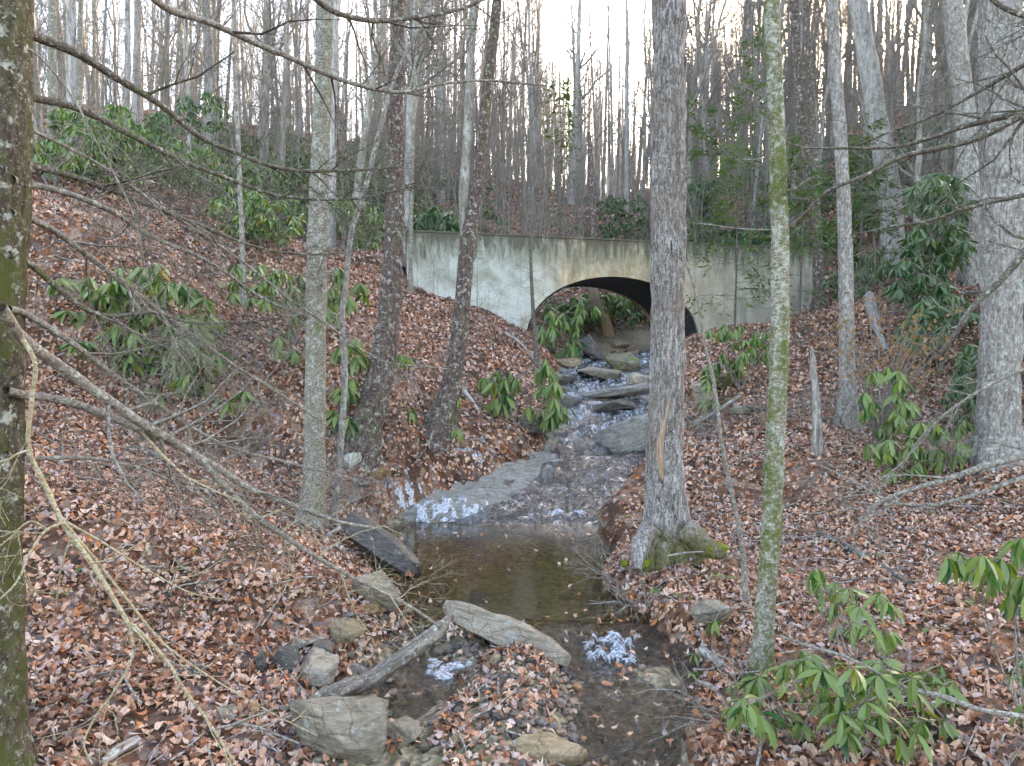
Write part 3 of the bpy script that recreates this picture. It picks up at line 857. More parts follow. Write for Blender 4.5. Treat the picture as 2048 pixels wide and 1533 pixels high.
def rock_verts(seed, sub, planes=11, sharp=1.0, noise=.06, flat_top=False, strata=0.0):
    r = np.random.default_rng(seed)
    d, f = ICO[sub]
    planes = max(9, planes)
    n = norm(r.normal(size=(planes, 3)) * np.array([1, 1, .8])); h = r.uniform(.42, .80, planes)
    n = np.vstack([n, norm(np.array([[r.normal() * .25, r.normal() * .25, 1.0], [r.normal() * .2, r.normal() * .2, -1.0]]))]); h = np.append(h, [.5, .5])
    if flat_top: h[-2] = .38
    dp = np.maximum(d @ n.T, 1e-3)
    rad = np.minimum((h[None] / dp).min(1), 1.25)
    v = d * rad[:, None]
    nz = fbm(v * 2.3 + seed * 1.7, 5)
    v = v * (1 + noise * 1.3 * nz[:, None])
    lay = v[:, 2] * (7 + seed % 5) + v[:, 0] * (seed % 7 - 3) * .5 + .8 * nz
    v = v * (1 + (.035 + strata) * ((lay - np.floor(lay)) - .5)[:, None])
    return v, f
def rock(label, px, py, w, h, mat, seed, depth=None, tilt=0.0, name='boulder', cat='rock', group=None, Y=None, rise=.25, sub=4, flat=False, yaw=None, lean=0.0, planes=11, noise=.06, strata=0.0):
    """px,py = centre of the stone in the picture, w,h its size there; it rests on the ground below it."""
    g = ground_hit(px, py + h * .38)
    Yd = (Y or g[1])
    sx = w / F_PX * Yd / 2; sz = h / F_PX * Yd / 2
    sy = (depth or .8) * sx
    # seen from above: the vertical extent mixes height and depth
    c = P(px, py, Yd + sy * .35)
    v, f = rock_verts(seed, max(sub, 3), planes, flat_top=flat, noise=noise, strata=strata)
    v = v / np.abs(v).max(0) * np.array([sx, sy, max(sz * .92, .02)])
    o = link(name, Buf().add(v, tris=f).mesh(name, mat, True), None, c)
    zl = Hp(c[0], c[1])
    o.location.z = min(c[2], zl + sz * .8)
    o.rotation_euler = (lean, R(tilt), R(yaw if yaw is not None else rng.uniform(-12, 12)))
    tag(o, label, cat, group)
    return o
RK = M
rock('large flat olive grey boulder at the bottom beside the driftwood', 690, 1468, 250, 160, M['rock_grey'], 3, .8, 8, planes=9)
ls = np.array([P(898, 1212, 7.75), P(925, 1228, 7.6), P(1000, 1262, 7.3), P(1080, 1296, 7.0), P(1135, 1322, 6.85)])
lq, lr2 = resample(ls, np.array([.08, .17, .21, .19, .09]), 26)
lo2 = lq[13].copy()
a_ = (np.arange(6) + .25) * math.pi / 3
tag(link('leaning_slab', tubes(Buf(), lq, lr2, 6, .13, True, flare=lambda a, k: np.tile((1 + .28 * np.cos(2 * a + .9))[None, None], (1, k, 1))).mesh('leaning_slab', M['rock_pale'], False, lo2), None, lo2), 'long pale slab leaning over the creek below the pool', 'rock')
pr = np.array([P(706, 1048, 10.4), P(735, 1072, 10.1), P(790, 1112, 9.7), P(830, 1142, 9.35)])
pp_, rr__ = np.array(pr), np.array([.20, .23, .21, .13])
po = pp_[1].copy()
tag(link('rock_wedge', tubes(Buf(), *resample(pp_, rr__, 22), 5, .10, True).mesh('rock_wedge', M['rock_dark'], False, po), None, po), 'dark angular beam of rock at the left edge of the pool', 'rock')
rock('grey boulder perched on an orange stone by the pool outlet', 742, 1178, 132, 80, M['rock_grey'], 31, .8, 12)
rock('flat orange stone under the perched grey boulder', 738, 1218, 92, 30, M['rock_orange'], 35, .9, 6, name='flat_stone', sub=3)
rock('tan lichen spotted boulder half sunk in leaves', 694, 1268, 82, 80, M['rock_tan'], 37, .8, 25)
rock('rounded pale boulder behind the driftwood branch', 634, 1348, 100, 88, M['rock_pale'], 41, .9, 4)
rock('purplish speckled rock next to the flat slates', 567, 1312, 72, 68, M['rock_dark'], 43, .8, 18)
rock('thin grey slate lying above the speckled rock', 604, 1284, 100, 26, M['rock_grey'], 47, .7, -6, name='flat_stone', flat=True, sub=3)
rock('smooth blue grey slab behind the rounded boulder', 646, 1308, 60, 56, M['rock_dark'], 48, .8, 35, name='flat_stone', sub=3)
rock('narrow upright slate standing in the leaves', 521, 1325, 28, 58, M['rock_dark'], 53, .7, 8, name='upright_slate', sub=3)
rock('brown rounded boulder behind the large olive boulder', 738, 1414, 98, 52, M['rock_tan'], 57, .9, 5)
rock('grey layered rock right of the large olive boulder', 812, 1462, 110, 66, M['rock_grey'], 59, .8, 10)
rock('tan boulder at the bottom edge in midstream', 1104, 1512, 172, 86, M['rock_tan'], 61, .8, 3)
rock('wet dark layered slate in the riffle', 1232, 1495, 95, 36, M['rock_wet'], 67, .8, 8, name='wet_slate', flat=True)
rock('wet dark slate at the frame bottom below the riffle', 1215, 1528, 120, 26, M['rock_wet'], 68, .8, 8, name='wet_slate', flat=True)
rock('dark wet stone just above the white ice', 1168, 1287, 72, 32, M['rock_wet'], 71, .6, -14, sub=3)
rock('flat tan stone at the right edge of the riffle', 1268, 1388, 76, 28, M['rock_tan'], 73, .7, -4, name='flat_stone', flat=True, sub=3)
rock('small pale stone at the right edge of the pool', 1126, 1192, 44, 18, M['rock_pale'], 79, .7, -6, sub=3)
rock('dark half submerged stone behind the leaning slab', 956, 1194, 62, 40, M['rock_dark'], 83, .8, 6, sub=3)
rock('grey boulder on the right bank beside the mossy trunk', 1420, 1226, 92, 58, M['rock_grey'], 89, .7, -14)
rock('small brown stone alone in the riffle', 1268, 1446, 34, 16, M['rock_orange'], 97, .7, 0, sub=3)
rock('orange brown stone by the gravel bar', 1153, 1377, 30, 22, M['rock_orange'], 101, .8, 20, sub=3)
rock('dark stick of slate beside the orange brown stone', 1140, 1355, 60, 24, M['rock_wet'], 103, .3, 38, name='slate_sliver', sub=3)
rock('small grey stone below the orange brown stone', 1150, 1401, 24, 16, M['rock_dark'], 107, .8, 0, sub=2)
rock('speckled cobble between gravel bar and bottom boulder', 918, 1478, 52, 24, M['rock_tan'], 109, .8, 0, sub=3)
rock('grey cobble right of the speckled cobble', 985, 1482, 30, 26, M['rock_grey'], 113, .8, 0, sub=3)
rock('pale yellow stone on the gravel bar under the slab', 990, 1325, 36, 30, M['rock_tan'], 127, .8, -30, sub=3)
rock('orange rock on the left bank above the pool', 765, 947, 58, 26, M['rock_orange'], 131, .8, 6, sub=3)
rock('grey half buried rock below the orange rock', 715, 965, 60, 26, M['rock_dark'], 137, .8, 10, sub=3)
rock('grey stone half buried in leaves at lower left', 455, 1430, 84, 40, M['rock_grey'], 139, .8, 4, sub=3)
rock('dark flat stone among leaves left of the slates', 392, 1338, 96, 30, M['rock_dark'], 149, .8, -5, name='flat_stone', sub=3)
rock('thin slate at the bottom edge below the driftwood', 590, 1522, 150, 24, M['rock_dark'], 151, .7, 3, name='flat_stone', flat=True, sub=3)
# bedrock of the slide and cascade
rock('pale grooved rock slab sloping into the upper pool', 1262, 868, 190, 110, M['rock_slab'], 207, .9, -24, name='rock_slab', flat=True, planes=7)
rock('grey green rounded boulder below the culvert mouth', 1256, 728, 96, 52, M['rock_moss'], 211, .8, 4)
rock('dark tilted slab beside the small ice patch', 1186, 704, 86, 56, M['rock_wet'], 213, .5, 38, name='tilted_slab')
rock('brown flat rock left of the dark tilted slab', 1130, 726, 70, 26, M['rock_tan'], 217, .7, 4, sub=3)
rock('grey sloping rock in the middle of the cascade', 1206, 748, 110, 32, M['rock_grey'], 219, .7, 12, sub=3)
rock('layered tan rock at the left of the cascade', 1118, 760, 92, 28, M['rock_slab'], 223, .7, 4, sub=3)
rock('pale square rock at the cascade beside the big trunk', 1278, 760, 54, 34, M['rock_pale'], 227, .8, -4, sub=3)
rock('long layered ledge across the cascade', 1230, 782, 150, 30, M['rock_slab'], 229, .6, -8, name='rock_ledge', flat=True)
rock('dark ledge below the layered ledge', 1215, 812, 120, 30, M['rock_wet'], 233, .6, -12, name='rock_ledge', flat=True)
rock('dark overhanging rock under the centre rhododendron', 1058, 848, 80, 40, M['rock_dark'], 239, .7, 6)
rock('grey rock at the left of the white cascade', 1140, 805, 56, 40, M['rock_dark'], 241, .7, 20, sub=3)
rock('pale block of rock right of the big trunk', 1396, 787, 60, 64, M['rock_pale'], 251, .8, -8)
rock('mossy dark rock below the arch footing', 1442, 764, 80, 46, M['rock_moss'], 257, .8, 0)
rock('low grey rock behind the brush on the right bank', 1494, 822, 70, 26, M['rock_grey'], 263, .8, 0, sub=3)
for q_, (px, py, w) in enumerate(((1150, 690, 40), (1290, 705, 50), (1330, 715, 60), (1100, 700, 46), (1240, 690, 40))):
    rock(('loose tan stone at the left of the culvert mouth', 'dark stone under the arch close to the big trunk', 'tan stone partly behind the big trunk under the arch', 'dark stone by the hanging rhododendron at the arch', 'tan stone at the centre of the culvert mouth')[q_], px, py, w, w * .45, M['rock_dark' if q_ % 2 else 'rock_tan'], 300 + q_, .8, 0, name='stone', sub=3)
cob = [rock_verts(700 + i, 3, 10, noise=.05)[0] for i in range(5)]
cobm = []
for i in range(5):
    v = cob[i] / np.abs(cob[i]).max(0)
    cobm.append(Buf().add(v, tris=ICO[3][1]).mesh('cobble', M[('rock_grey', 'rock_dark', 'rock_tan', 'rock_dark', 'rock_pale')[i]], True))
for k_, (px, py) in enumerate([(700, 1320), (720, 1335), (760, 1300), (800, 1290), (830, 1270), (770, 1250), (820, 1235), (870, 1215), (910, 1420), (960, 1400), (940, 1370), (1010, 1370), (1040, 1420), (1000, 1440), (870, 1440), (850, 1500), (900, 1510), (960, 1515), (1030, 1480), (1180, 1330), (1190, 1420), (1310, 1420), (1330, 1470), (1290, 1300), (1150, 1240), (1190, 1225), (1080, 1215), (1215, 1240), (640, 1400), (560, 1385), (480, 1395), (540, 1270), (700, 1150), (790, 1130), (760, 1150), (1080, 1340), (1110, 1420), (1240, 1420), (1060, 1330), (860, 1390)]):
    g = ground_hit(px, py); sz = rng.uniform(9, 24) / F_PX * g[1]
    o = link('cobble', cobm[k_ % 5], None, g + np.array([0, 0, sz * .2]))
    o.scale = (sz, sz * rng.uniform(.6, .9), sz * rng.uniform(.35, .6)); o.rotation_euler = (rng.normal() * .15, rng.normal() * .15, rng.uniform(0, 6.28))
    tag(o, 'small ' + ('grey', 'dark', 'tan', 'slaty', 'pale')[k_ % 5] + ' cobble in the creek bed below the pool', 'rock', 'small ' + ('grey', 'dark', 'tan', 'slaty', 'pale')[k_ % 5] + ' cobbles in the creek bed')
# gravel: nobody could count it
peb = Buf()
pv, pf = ICO[1]
def pebbles(cx_, cy_, rx, ry, n, s0, s1):
    x = cx_ + rng.normal(size=n) * rx; y = cy_ + rng.normal(size=n) * ry
    z = Hgt(x, y)
    s = rng.uniform(s0, s1, n) ** 1.0
    sc = np.stack([s, s * rng.uniform(.6, 1, n), s * rng.uniform(.35, .7, n)], 1)
    a = rng.uniform(0, 6.28, n)
    v = pv[None] * sc[:, None] * (1 + .18 * rng.normal(size=(n, len(pv), 1)))
    X = v[..., 0] * np.cos(a)[:, None] - v[..., 1] * np.sin(a)[:, None]; Yv = v[..., 0] * np.sin(a)[:, None] + v[..., 1] * np.cos(a)[:, None]
    V = np.stack([X + x[:, None], Yv + y[:, None], v[..., 2] + (z + sc[:, 2] * .4)[:, None]], -1)
    off = (np.arange(n) * len(pv))[:, None, None]
    peb.add(V.reshape(-1, 3), tris=(off + pf[None]).reshape(-1, 3))
pebbles(.35, 6.6, .36, .45, 240, .012, .05)
pebbles(.2, 6.0, .4, .3, 120, .015, .06)
pebbles(-.5, 7.4, .4, .35, 200, .015, .06)
pebbles(.1, 5.3, .9, .5, 160, .015, .05)
pebbles(-1.4, 6.1, .5, .6, 120, .015, .06)
pebbles(.9, 7.2, .5, .5, 120, .015, .06)
tag(link('gravel', peb.mesh('gravel', M['pebble'], False)), 'wet grey and brown gravel bar in the creek', 'gravel', None, 'stuff')

# ------------------------------------------------------------------ ice
def surf(x, y):
    z = Hgt(x, y)
    c, hw = stream_at(y)
    inb = (np.abs(x - c) < hw + .3) & (y > 12.2) & (y < 22.3)
    z = np.where(inb, np.maximum(z, bed_z(x, y)), z)
    return np.where((np.abs(x - c) < hw + .3) & (y < 12.5), np.maximum(z, np.interp(y, YK, ZW)), z)
def ice(label, px, py, w, h, seed, thr=.0, hgt=.03, name='ice_crust', spikes=0, freq=7.0):
    """A ragged crust of ice lying on whatever is below it."""
    a, b_ = ground_hit(px, py + h / 2), ground_hit(px, py - h / 2)
    y0, y1 = a[1], max(b_[1], a[1] + .2)
    ym = (y0 + y1) / 2
    wx = w / F_PX * ym; xc = (px - W_PX / 2) / F_PX * ym
    nx, ny = 64, 44
    u, v = np.meshgrid(np.linspace(-1, 1, nx), np.linspace(-1, 1, ny))
    X = xc + u * wx / 2; Y = ym + v * (y1 - y0) / 2
    q3 = np.stack([X * freq, Y * freq, np.full_like(X, seed * 3.7)], -1)
    msk = fbm(q3, 4) - thr - 1.1 * np.clip(np.hypot(u, v) - .55, 0, 1) * 1.6
    lump = np.abs(fbm(q3 * 1.6 + 9, 3))
    Z = surf(X, Y) + .008 + hgt * (np.clip(msk * 2, 0, 1) ** .6) * (.35 + lump)
    Z = np.where(msk < .03, surf(X, Y) - .02, Z)
    ii = np.arange(X.size).reshape(X.shape)
    q = np.stack([ii[:-1, :-1], ii[:-1, 1:], ii[1:, 1:], ii[1:, :-1]], -1).reshape(-1, 4)
    keep = msk.ravel()[q].max(1) > .03
    bb = Buf().add(np.stack([X, Y, Z], -1), quads=q[keep])
    if spikes:
        r = np.random.default_rng(seed)
        cand = np.where(msk.ravel() > .1)[0]
        pk = r.choice(cand, min(spikes, len(cand)))
        st = np.stack([X, Y, Z], -1).reshape(-1, 3)[pk]
        an = r.uniform(0, 6.28, len(pk))
        ln = r.uniform(.04, .10, len(pk))[:, None]
        en = st + np.stack([np.cos(an), np.sin(an) - .5, r.uniform(-.7, .2, len(pk))], 1) * ln
        tubes(bb, np.stack([st, (st + en) / 2 + [0, 0, .01], en], 1), np.tile([[.014, .010, .003]], (len(pk), 1)), 4)
    g = np.array([xc, ym, float(surf(np.array([xc]), np.array([ym]))[0])])
    return tag(link(name, bb.mesh(name, M['ice'], True, g), None, g), label, 'ice')
ice('white fluffy ice hanging beside the riffle', 1226, 1316, 120, 60, 5, -.05, .06, 'ice_formation', 150, 17)
ice('flat white ice sheet with leaves under the driftwood', 888, 1348, 110, 60, 9, -.1, .012, 'ice_sheet', 0, 9)
ice('icy clump on the leafy left bank above the pool', 938, 912, 74, 40, 15, -.05, .03, 'ice_formation', 30, 12)
ice('small row of ice trailing right of the icy clump', 972, 888, 60, 18, 19, -.05, .03, 'ice_crust', 0, 12)
ice('little ice patch between stones below the culvert', 1168, 707, 34, 26, 25, -.3, .05, 'ice_formation', 20, 10)
ice('white ice crust at the left end of the pool head', 880, 1034, 230, 40, 29, .0, .018, 'ice_crust', 0, 11)
ice('white ice rim where the slide meets the pool', 1130, 1038, 130, 16, 33, -.1, .018, 'ice_crust', 0, 11)
ice('ice glaze on the rocks left of the pale bedrock', 810, 1000, 170, 50, 39, .12, .015, 'ice_crust', 0, 12)
ice('snowy ice on the slide in midstream', 1110, 985, 90, 60, 45, .2, .015, 'ice_crust', 0, 14)
ice('ice crust on the dark ledge by the small upper pool', 1215, 870, 90, 34, 51, .1, .02, 'ice_crust', 0, 14)
ice('pale ice at the right edge of the slide', 1200, 960, 90, 70, 57, .3, .012, 'ice_crust', 0, 14)

# ------------------------------------------------------------------ trees near the creek
def flare_fn(seed, lobes, amp, hs, zs):
    r = np.random.default_rng(seed); ph = r.uniform(0, 6.28, 2)
    def fn(a, k):
        w = np.exp(-np.clip(zs, 0, None) / hs)[:, None]
        return (1 + amp * w * (.35 + .65 * (.5 + .5 * np.cos(lobes * a[None] + ph[0])) ** 1.5))[None]
    return fn

def add_twigs(name, parent, origin, Pp, Rp, mat, plan, sides=3, stuff=False):
    """plan: list of (per, (l0,l1), spread, up, rmin)"""
    bb = Buf(); cur = (Pp, Rp)
    for per, ln_, spr, up, rmin in plan:
        cur = kids(cur[0], cur[1], per, ln_, spr, up, rmin=rmin)
        tubes(bb, cur[0], cur[1], sides)
    o = link(name, bb.mesh(name, mat, True, origin), parent)
    o['kind'] = 'stuff'
    return o

def near_tree(name, label, pts, widths, mat, cat='tree', Y=None, ridge=0.0, ext=9.0, flare=(5, .9, .3), sides=18, crown=(7, 3.2), lump=.10, group=None, twig=None, dY=None, low=6):
    """pts: picture positions from the foot upward; widths in picture pixels."""
    if Y is None: Y = ground_hit(*pts[0])[1]
    base = P(pts[0][0], pts[0][1], Y); gz = Hp(base[0], base[1])
    dYs = np.zeros(len(pts)) if dY is None else np.asarray(dY)
    w3 = [P(x, y, Y + e) for (x, y), e in zip(pts, dYs)]
    rad = [w / F_PX * Y / 2 for w in widths]
    w3 = np.array(w3); w3[0, 2] = min(w3[0, 2], gz) - .05
    w3 = np.vstack([w3[0] - [0, 0, .45], w3]); rad = [rad[0] * 1.05] + rad
    if ext > 0:
        d = norm(w3[-1] - w3[-2]); d = norm(d + np.array([0, 0, .6])); 
        top = w3[-1]; r0 = rad[-1]
        for s_ in (1, 2, 3):
            w3 = np.vstack([w3, top + d * ext * s_ / 3 + np.array([rng.normal() * .15, rng.normal() * .15, 0])])
            rad.append(r0 * (1 - .27 * s_))
    k = 46 if not ridge else 150
    pp, rr = resample(w3, rad, k)
    t = thing(name, (base[0], base[1], gz), label, cat, group)
    org = np.array([base[0], base[1], gz])
    bb = Buf()
    tubes(bb, pp, rr, sides, lump, flare=flare_fn(int(base[0] * 100) % 997, flare[0], flare[1], flare[2], pp[:, 2] - gz))
    if ridge:
        V = bb.v[0]; ax = np.repeat(pp, sides, 0); rd = V - ax; ang = np.tile(np.arange(sides) * 2 * math.pi / sides, k)
        cq = np.stack([np.cos(ang) * 5.5, np.sin(ang) * 5.5, V[:, 2] * 2.0], -1)
        rn = np.abs(vnoise(cq)) + .6 * np.abs(vnoise(cq * np.array([2.1, 2.1, 1.9]) + 7))
        bb.v[0] = V + norm(rd) * (ridge * (rn - .5))[:, None]
    link('trunk', bb.mesh('trunk', mat, True, org), t)
    if crown and ext > 0:
        hi = pp[int(k * .45):]; hr = rr[int(k * .45):]
        L = kids(hi[None], hr[None], crown[0], (crown[1] * .6, crown[1]), (40, 75), .10, k=7, t0=.25, rfac=.5, rmin=.006)
        bb = Buf(); tubes(bb, L[0], L[1], 5)
        cur = L
        for per, ln_, rm in ((6, (.5, 1.4), .004), (5, (.25, .7), .0028), (3, (.15, .4), .002)):
            cur = kids(cur[0], cur[1], per, ln_, (30, 65), .05, rmin=rm)
            tubes(bb, cur[0], cur[1], 3)
        link('crown', bb.mesh('crown', twig or M['twig'], True, org), t)
    if low:
        L = kids(pp[None, int(k * .09):int(k * .65)], rr[None, int(k * .09):int(k * .65)], low, (.35, 1.1), (55, 95), -.02, k=6, rfac=.12, rmin=.004)
        bb = Buf(); tubes(bb, L[0], L[1], 4)
        cur = L
        for per, ln_, rm in ((4, (.15, .5), .0028), (3, (.08, .25), .002)):
            cur = kids(cur[0], cur[1], per, ln_, (30, 70), 0, rmin=rm)
            tubes(bb, cur[0], cur[1], 3)
        link('side_twigs', bb.mesh('side_twigs', twig or M['twig'], True, org), t)['kind'] = 'stuff'
    return t, pp, rr, org

# the big grey trunk right of the creek
big, bp, br_, bo = near_tree('poplar_tree', 'big grey trunk with mossy flared foot on the creek bank', [(1345, 1135), (1335, 1060), (1330, 960), (1333, 800), (1335, 600), (1337, 400), (1338, 200), (1339, 0)],
    [112, 92, 74, 68, 66, 65, 64, 63], M['bark_poplar'], Y=9.0, ridge=.035, ext=12, flare=(4, .55, .28), sides=96, crown=(9, 4.5), lump=.06, low=0)
Yb = 9.0
for px_list, w in (([(1300, 1075), (1290, 1125), (1292, 1175), (1300, 1210)], (46, 40, 26, 10)), ([(1330, 1090), (1325, 1140), (1322, 1190), (1318, 1240)], (52, 44, 32, 8)),
                   ([(1370, 1060), (1400, 1085), (1425, 1100), (1450, 1112)], (52, 46, 34, 14)), ([(1350, 1100), (1365, 1130), (1385, 1150), (1405, 1172)], (46, 36, 24, 8)),
                   ([(1300, 1060), (1285, 1085), (1278, 1110), (1275, 1140)], (46, 42, 30, 14))):
    pts = np.array([P(x, y, Yb - .24 - .12 * i) for i, (x, y) in enumerate(px_list)])
    pp, rr = resample(pts, [a / F_PX * Yb / 2 for a in w], 14)
    link('root', tubes(Buf(), pp, rr, 12, .18, True).mesh('root', M['bark_poplar'], True, bo), big)
# long scar of bare wood on the trunk
pts = np.array([P(x, y, 9.0 - .212) for x, y in ((1338, 690), (1340, 740), (1338, 800), (1330, 845), (1322, 880), (1322, 930), (1328, 980))])
pp, rr = resample(pts, [.012, .02, .02, .028, .045, .04, .012], 24)
pp[:, 1] = 9.0 - .193
link('scar', tubes(Buf(), pp, rr, 8, .15).mesh('scar', M['scar'], True, bo), big)['label'] = 'strip of bare orange brown wood where bark split'
for px, py, w, h, sd in ((1438, 1098, 56, 36, 7), (1386, 1158, 50, 34, 8), (1248, 1128, 24, 18, 10), (1282, 1128, 44, 30, 12)):
    v, f = rock_verts(400 + sd, 3, 9, noise=.18)
    Yd = 8.55; c = P(px, py, Yd)
    v = v / np.abs(v).max(0) * np.array([w / F_PX * Yd / 2, .13, h / F_PX * Yd / 2])
    link('moss_cushion', Buf().add(v + c - bo, tris=f).mesh('moss_cushion', M['moss'], True), big)

near_tree('birch_tree', 'pale speckled birch trunk rising from the left bank', [(618, 1045), (625, 1000), (630, 850), (632, 650), (635, 450), (643, 250), (648, 100), (650, 0)], [56, 46, 42, 40, 38, 34, 32, 31], M['bark_birch'], ridge=.012, sides=60, flare=(5, .5, .2), low=9)
near_tree('young_birch', 'thin lichened sapling close behind the birch trunk', [(668, 1048), (676, 950), (684, 850), (690, 740), (683, 640), (693, 560), (700, 480), (730, 380), (762, 250), (800, 130), (850, 40)], [16, 14, 13, 12, 12, 11, 11, 10, 9, 8, 7], M['bark_grey'], ext=4, flare=(3, .3, .1), sides=10, crown=(4, 1.5), low=8)
near_tree('dark_maple', 'dark curved trunk leaning out from the left bank', [(722, 890), (735, 850), (752, 790), (768, 710), (778, 620), (786, 520), (790, 400), (789, 250), (793, 120), (797, 0)], [66, 60, 56, 50, 44, 38, 34, 31, 28, 26], M['bark_dark'], ridge=.025, sides=60, flare=(4, .4, .25), low=7, twig=M['twig_dark'])
ft, fp, fr_, fo = near_tree('forked_maple', 'forked dark trunk with swept foot before the left headwall', [(872, 858), (893, 815), (908, 745), (922, 640), (930, 540), (938, 470), (950, 400), (962, 300), (972, 200), (984, 100), (994, 0)], [58, 44, 36, 32, 31, 31, 24, 22, 21, 20, 18], M['bark_dark'], flare=(3, .9, .22), low=6, twig=M['twig_dark'])
Yf = fo[1]
pts = np.array([P(x, y, Yf + .05) for x, y in ((934, 480), (928, 420), (932, 330), (938, 220), (942, 100), (948, 0), (952, -140), (955, -300))])
pp, rr = resample(pts, [a / F_PX * Yf / 2 for a in (24, 22, 20, 19, 18, 17, 14, 8)], 30)
link('second_stem', tubes(Buf(), pp, rr, 12, .1).mesh('second_stem', M['bark_far2'], True, fo), ft)
near_tree('mossy_tree', 'slim trunk coated in green moss on the right bank', [(1522, 1345), (1528, 1250), (1540, 1100), (1548, 930), (1556, 780), (1560, 640), (1560, 500), (1556, 350), (1550, 200), (1545, 80), (1543, 0)], [44, 38, 38, 38, 36, 35, 34, 32, 30, 29, 28], M['bark_moss'], ridge=.010, sides=60, flare=(4, .4, .12), low=12)
near_tree('large_oak', 'massive grey trunk at the far right edge', [(1995, 915), (1998, 850), (2000, 700), (2003, 500), (2005, 300), (2003, 150), (2000, 0)], [92, 76, 72, 72, 72, 72, 72], M['bark_grey'], ridge=.045, flare=(5, .5, .35), sides=90, ext=12, crown=(9, 5), low=0)
near_tree('grey_oak', 'tall grey trunk just left of the massive right trunk', [(1958, 640), (1950, 560), (1942, 450), (1935, 330), (1928, 220), (1915, 100), (1905, 0)], [46, 44, 42, 40, 38, 37, 36], M['bark_grey'], Y=19.5, sides=20, crown=(7, 4), low=4)
near_tree('lichened_tree', 'lichen patched trunk standing right of the bridge end', [(1695, 850), (1694, 760), (1692, 600), (1690, 480), (1682, 300), (1672, 150), (1664, 0)], [34, 31, 28, 26, 25, 23, 22], M['bark_grey'], crown=(7, 3.5), low=6)
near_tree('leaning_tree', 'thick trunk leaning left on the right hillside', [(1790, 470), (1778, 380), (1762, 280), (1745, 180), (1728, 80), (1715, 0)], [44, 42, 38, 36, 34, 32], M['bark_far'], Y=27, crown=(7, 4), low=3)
near_tree('slender_dark_tree', 'slender dark curved trunk above the right end of the bridge', [(1640, 520), (1630, 440), (1615, 330), (1600, 220), (1592, 100), (1588, 0)], [22, 20, 18, 17, 17, 16], M['bark_dark'], Y=23, crown=(5, 3), low=5, twig=M['twig_dark'])
near_tree('dark_post_tree', 'short dark trunk standing against the right end of the headwall', [(1638, 610), (1636, 520), (1632, 420), (1628, 300), (1620, 150), (1612, 0)], [22, 20, 16, 14, 12, 10], M['bark_dark'], Y=22.5, crown=(4, 2), low=5, twig=M['twig_dark'])
near_tree('white_sapling', 'thin white stem beside the left end of the headwall', [(821, 612), (821, 540), (822, 460), (824, 380), (826, 300), (828, 200), (832, 60), (834, 0)], [9, 8, 8, 7, 7, 6, 5, 5], M['bark_birch'], Y=20.6, ext=3, sides=8, crown=(4, 1.5), low=5)
near_tree('wall_sapling', 'thin dark sapling in front of the headwall left of the arch', [(1070, 770), (1072, 700), (1066, 620), (1062, 540), (1060, 450), (1058, 350), (1056, 250)], [10, 9, 8, 7, 6, 5, 3], M['twig_dark'], Y=18.5, ext=0, sides=7, crown=None, low=16, twig=M['twig_dark'])
near_tree('pale_sapling', 'thin pale whip leaning across the big grey trunk', [(1502, 1290), (1492, 1200), (1482, 1080), (1462, 980), (1442, 880), (1428, 770), (1410, 690), (1395, 600), (1370, 520), (1345, 460), (1310, 385)], [11, 10, 10, 9, 8, 8, 7, 6, 5, 4, 2], M['twig'], Y=7.6, ext=0, sides=7, crown=None, low=8)
near_tree('dead_hemlock', 'dead broken conifer with short bare branches above the bridge', [(1186, 505), (1186, 430), (1184, 360), (1180, 300), (1178, 265)], [20, 16, 13, 10, 6], M['bark_dark'], Y=31, ext=0, sides=10, crown=None, low=26, twig=M['twig_dark'])
near_tree('broken_snag', 'splintered pale snag standing in brush on the right bank', [(1635, 905), (1634, 850), (1630, 780), (1626, 730), (1624, 692)], [18, 17, 15, 12, 4], M['deadwood'], ext=0, sides=10, crown=None, low=3, lump=.25, cat='dead tree')
near_tree('twin_hickory', 'pair member trunk left of the dark curved trunk on hillside', [(700, 470), (712, 400), (722, 320), (735, 230), (750, 120), (770, 0)], [16, 15, 14, 13, 12, 12], M['bark_far2'], Y=24, crown=(5, 3), low=6)
near_tree('left_slope_birch', 'white trunk nearest to the left frame tree on upper slope', [(103, 420), (102, 330), (104, 230), (105, 120), (106, 0)], [20, 18, 17, 16, 15], M['bark_birch'], Y=17.5, crown=(5, 3), low=4)
near_tree('left_slope_birch', 'thin white trunk between two others on the upper left slope', [(152, 385), (156, 300), (158, 200), (160, 100), (162, 0)], [12, 11, 10, 10, 9], M['bark_birch'], Y=18.5, crown=(5, 3), low=4)
near_tree('left_slope_birch', 'slim grey stem above the left rhododendron row', [(486, 540), (484, 470), (480, 380), (476, 270), (470, 150), (468, 0)], [11, 10, 9, 8, 8, 7], M['bark_grey'], Y=15.5, crown=(4, 2.5), low=6, ext=6)
near_tree('hill_hickory', 'straight grey trunk behind the birch on the left hill', [(662, 505), (662, 400), (664, 250), (668, 100), (670, 0)], [20, 19, 18, 17, 17], M['bark_far'], Y=25, crown=(6, 3), low=5)

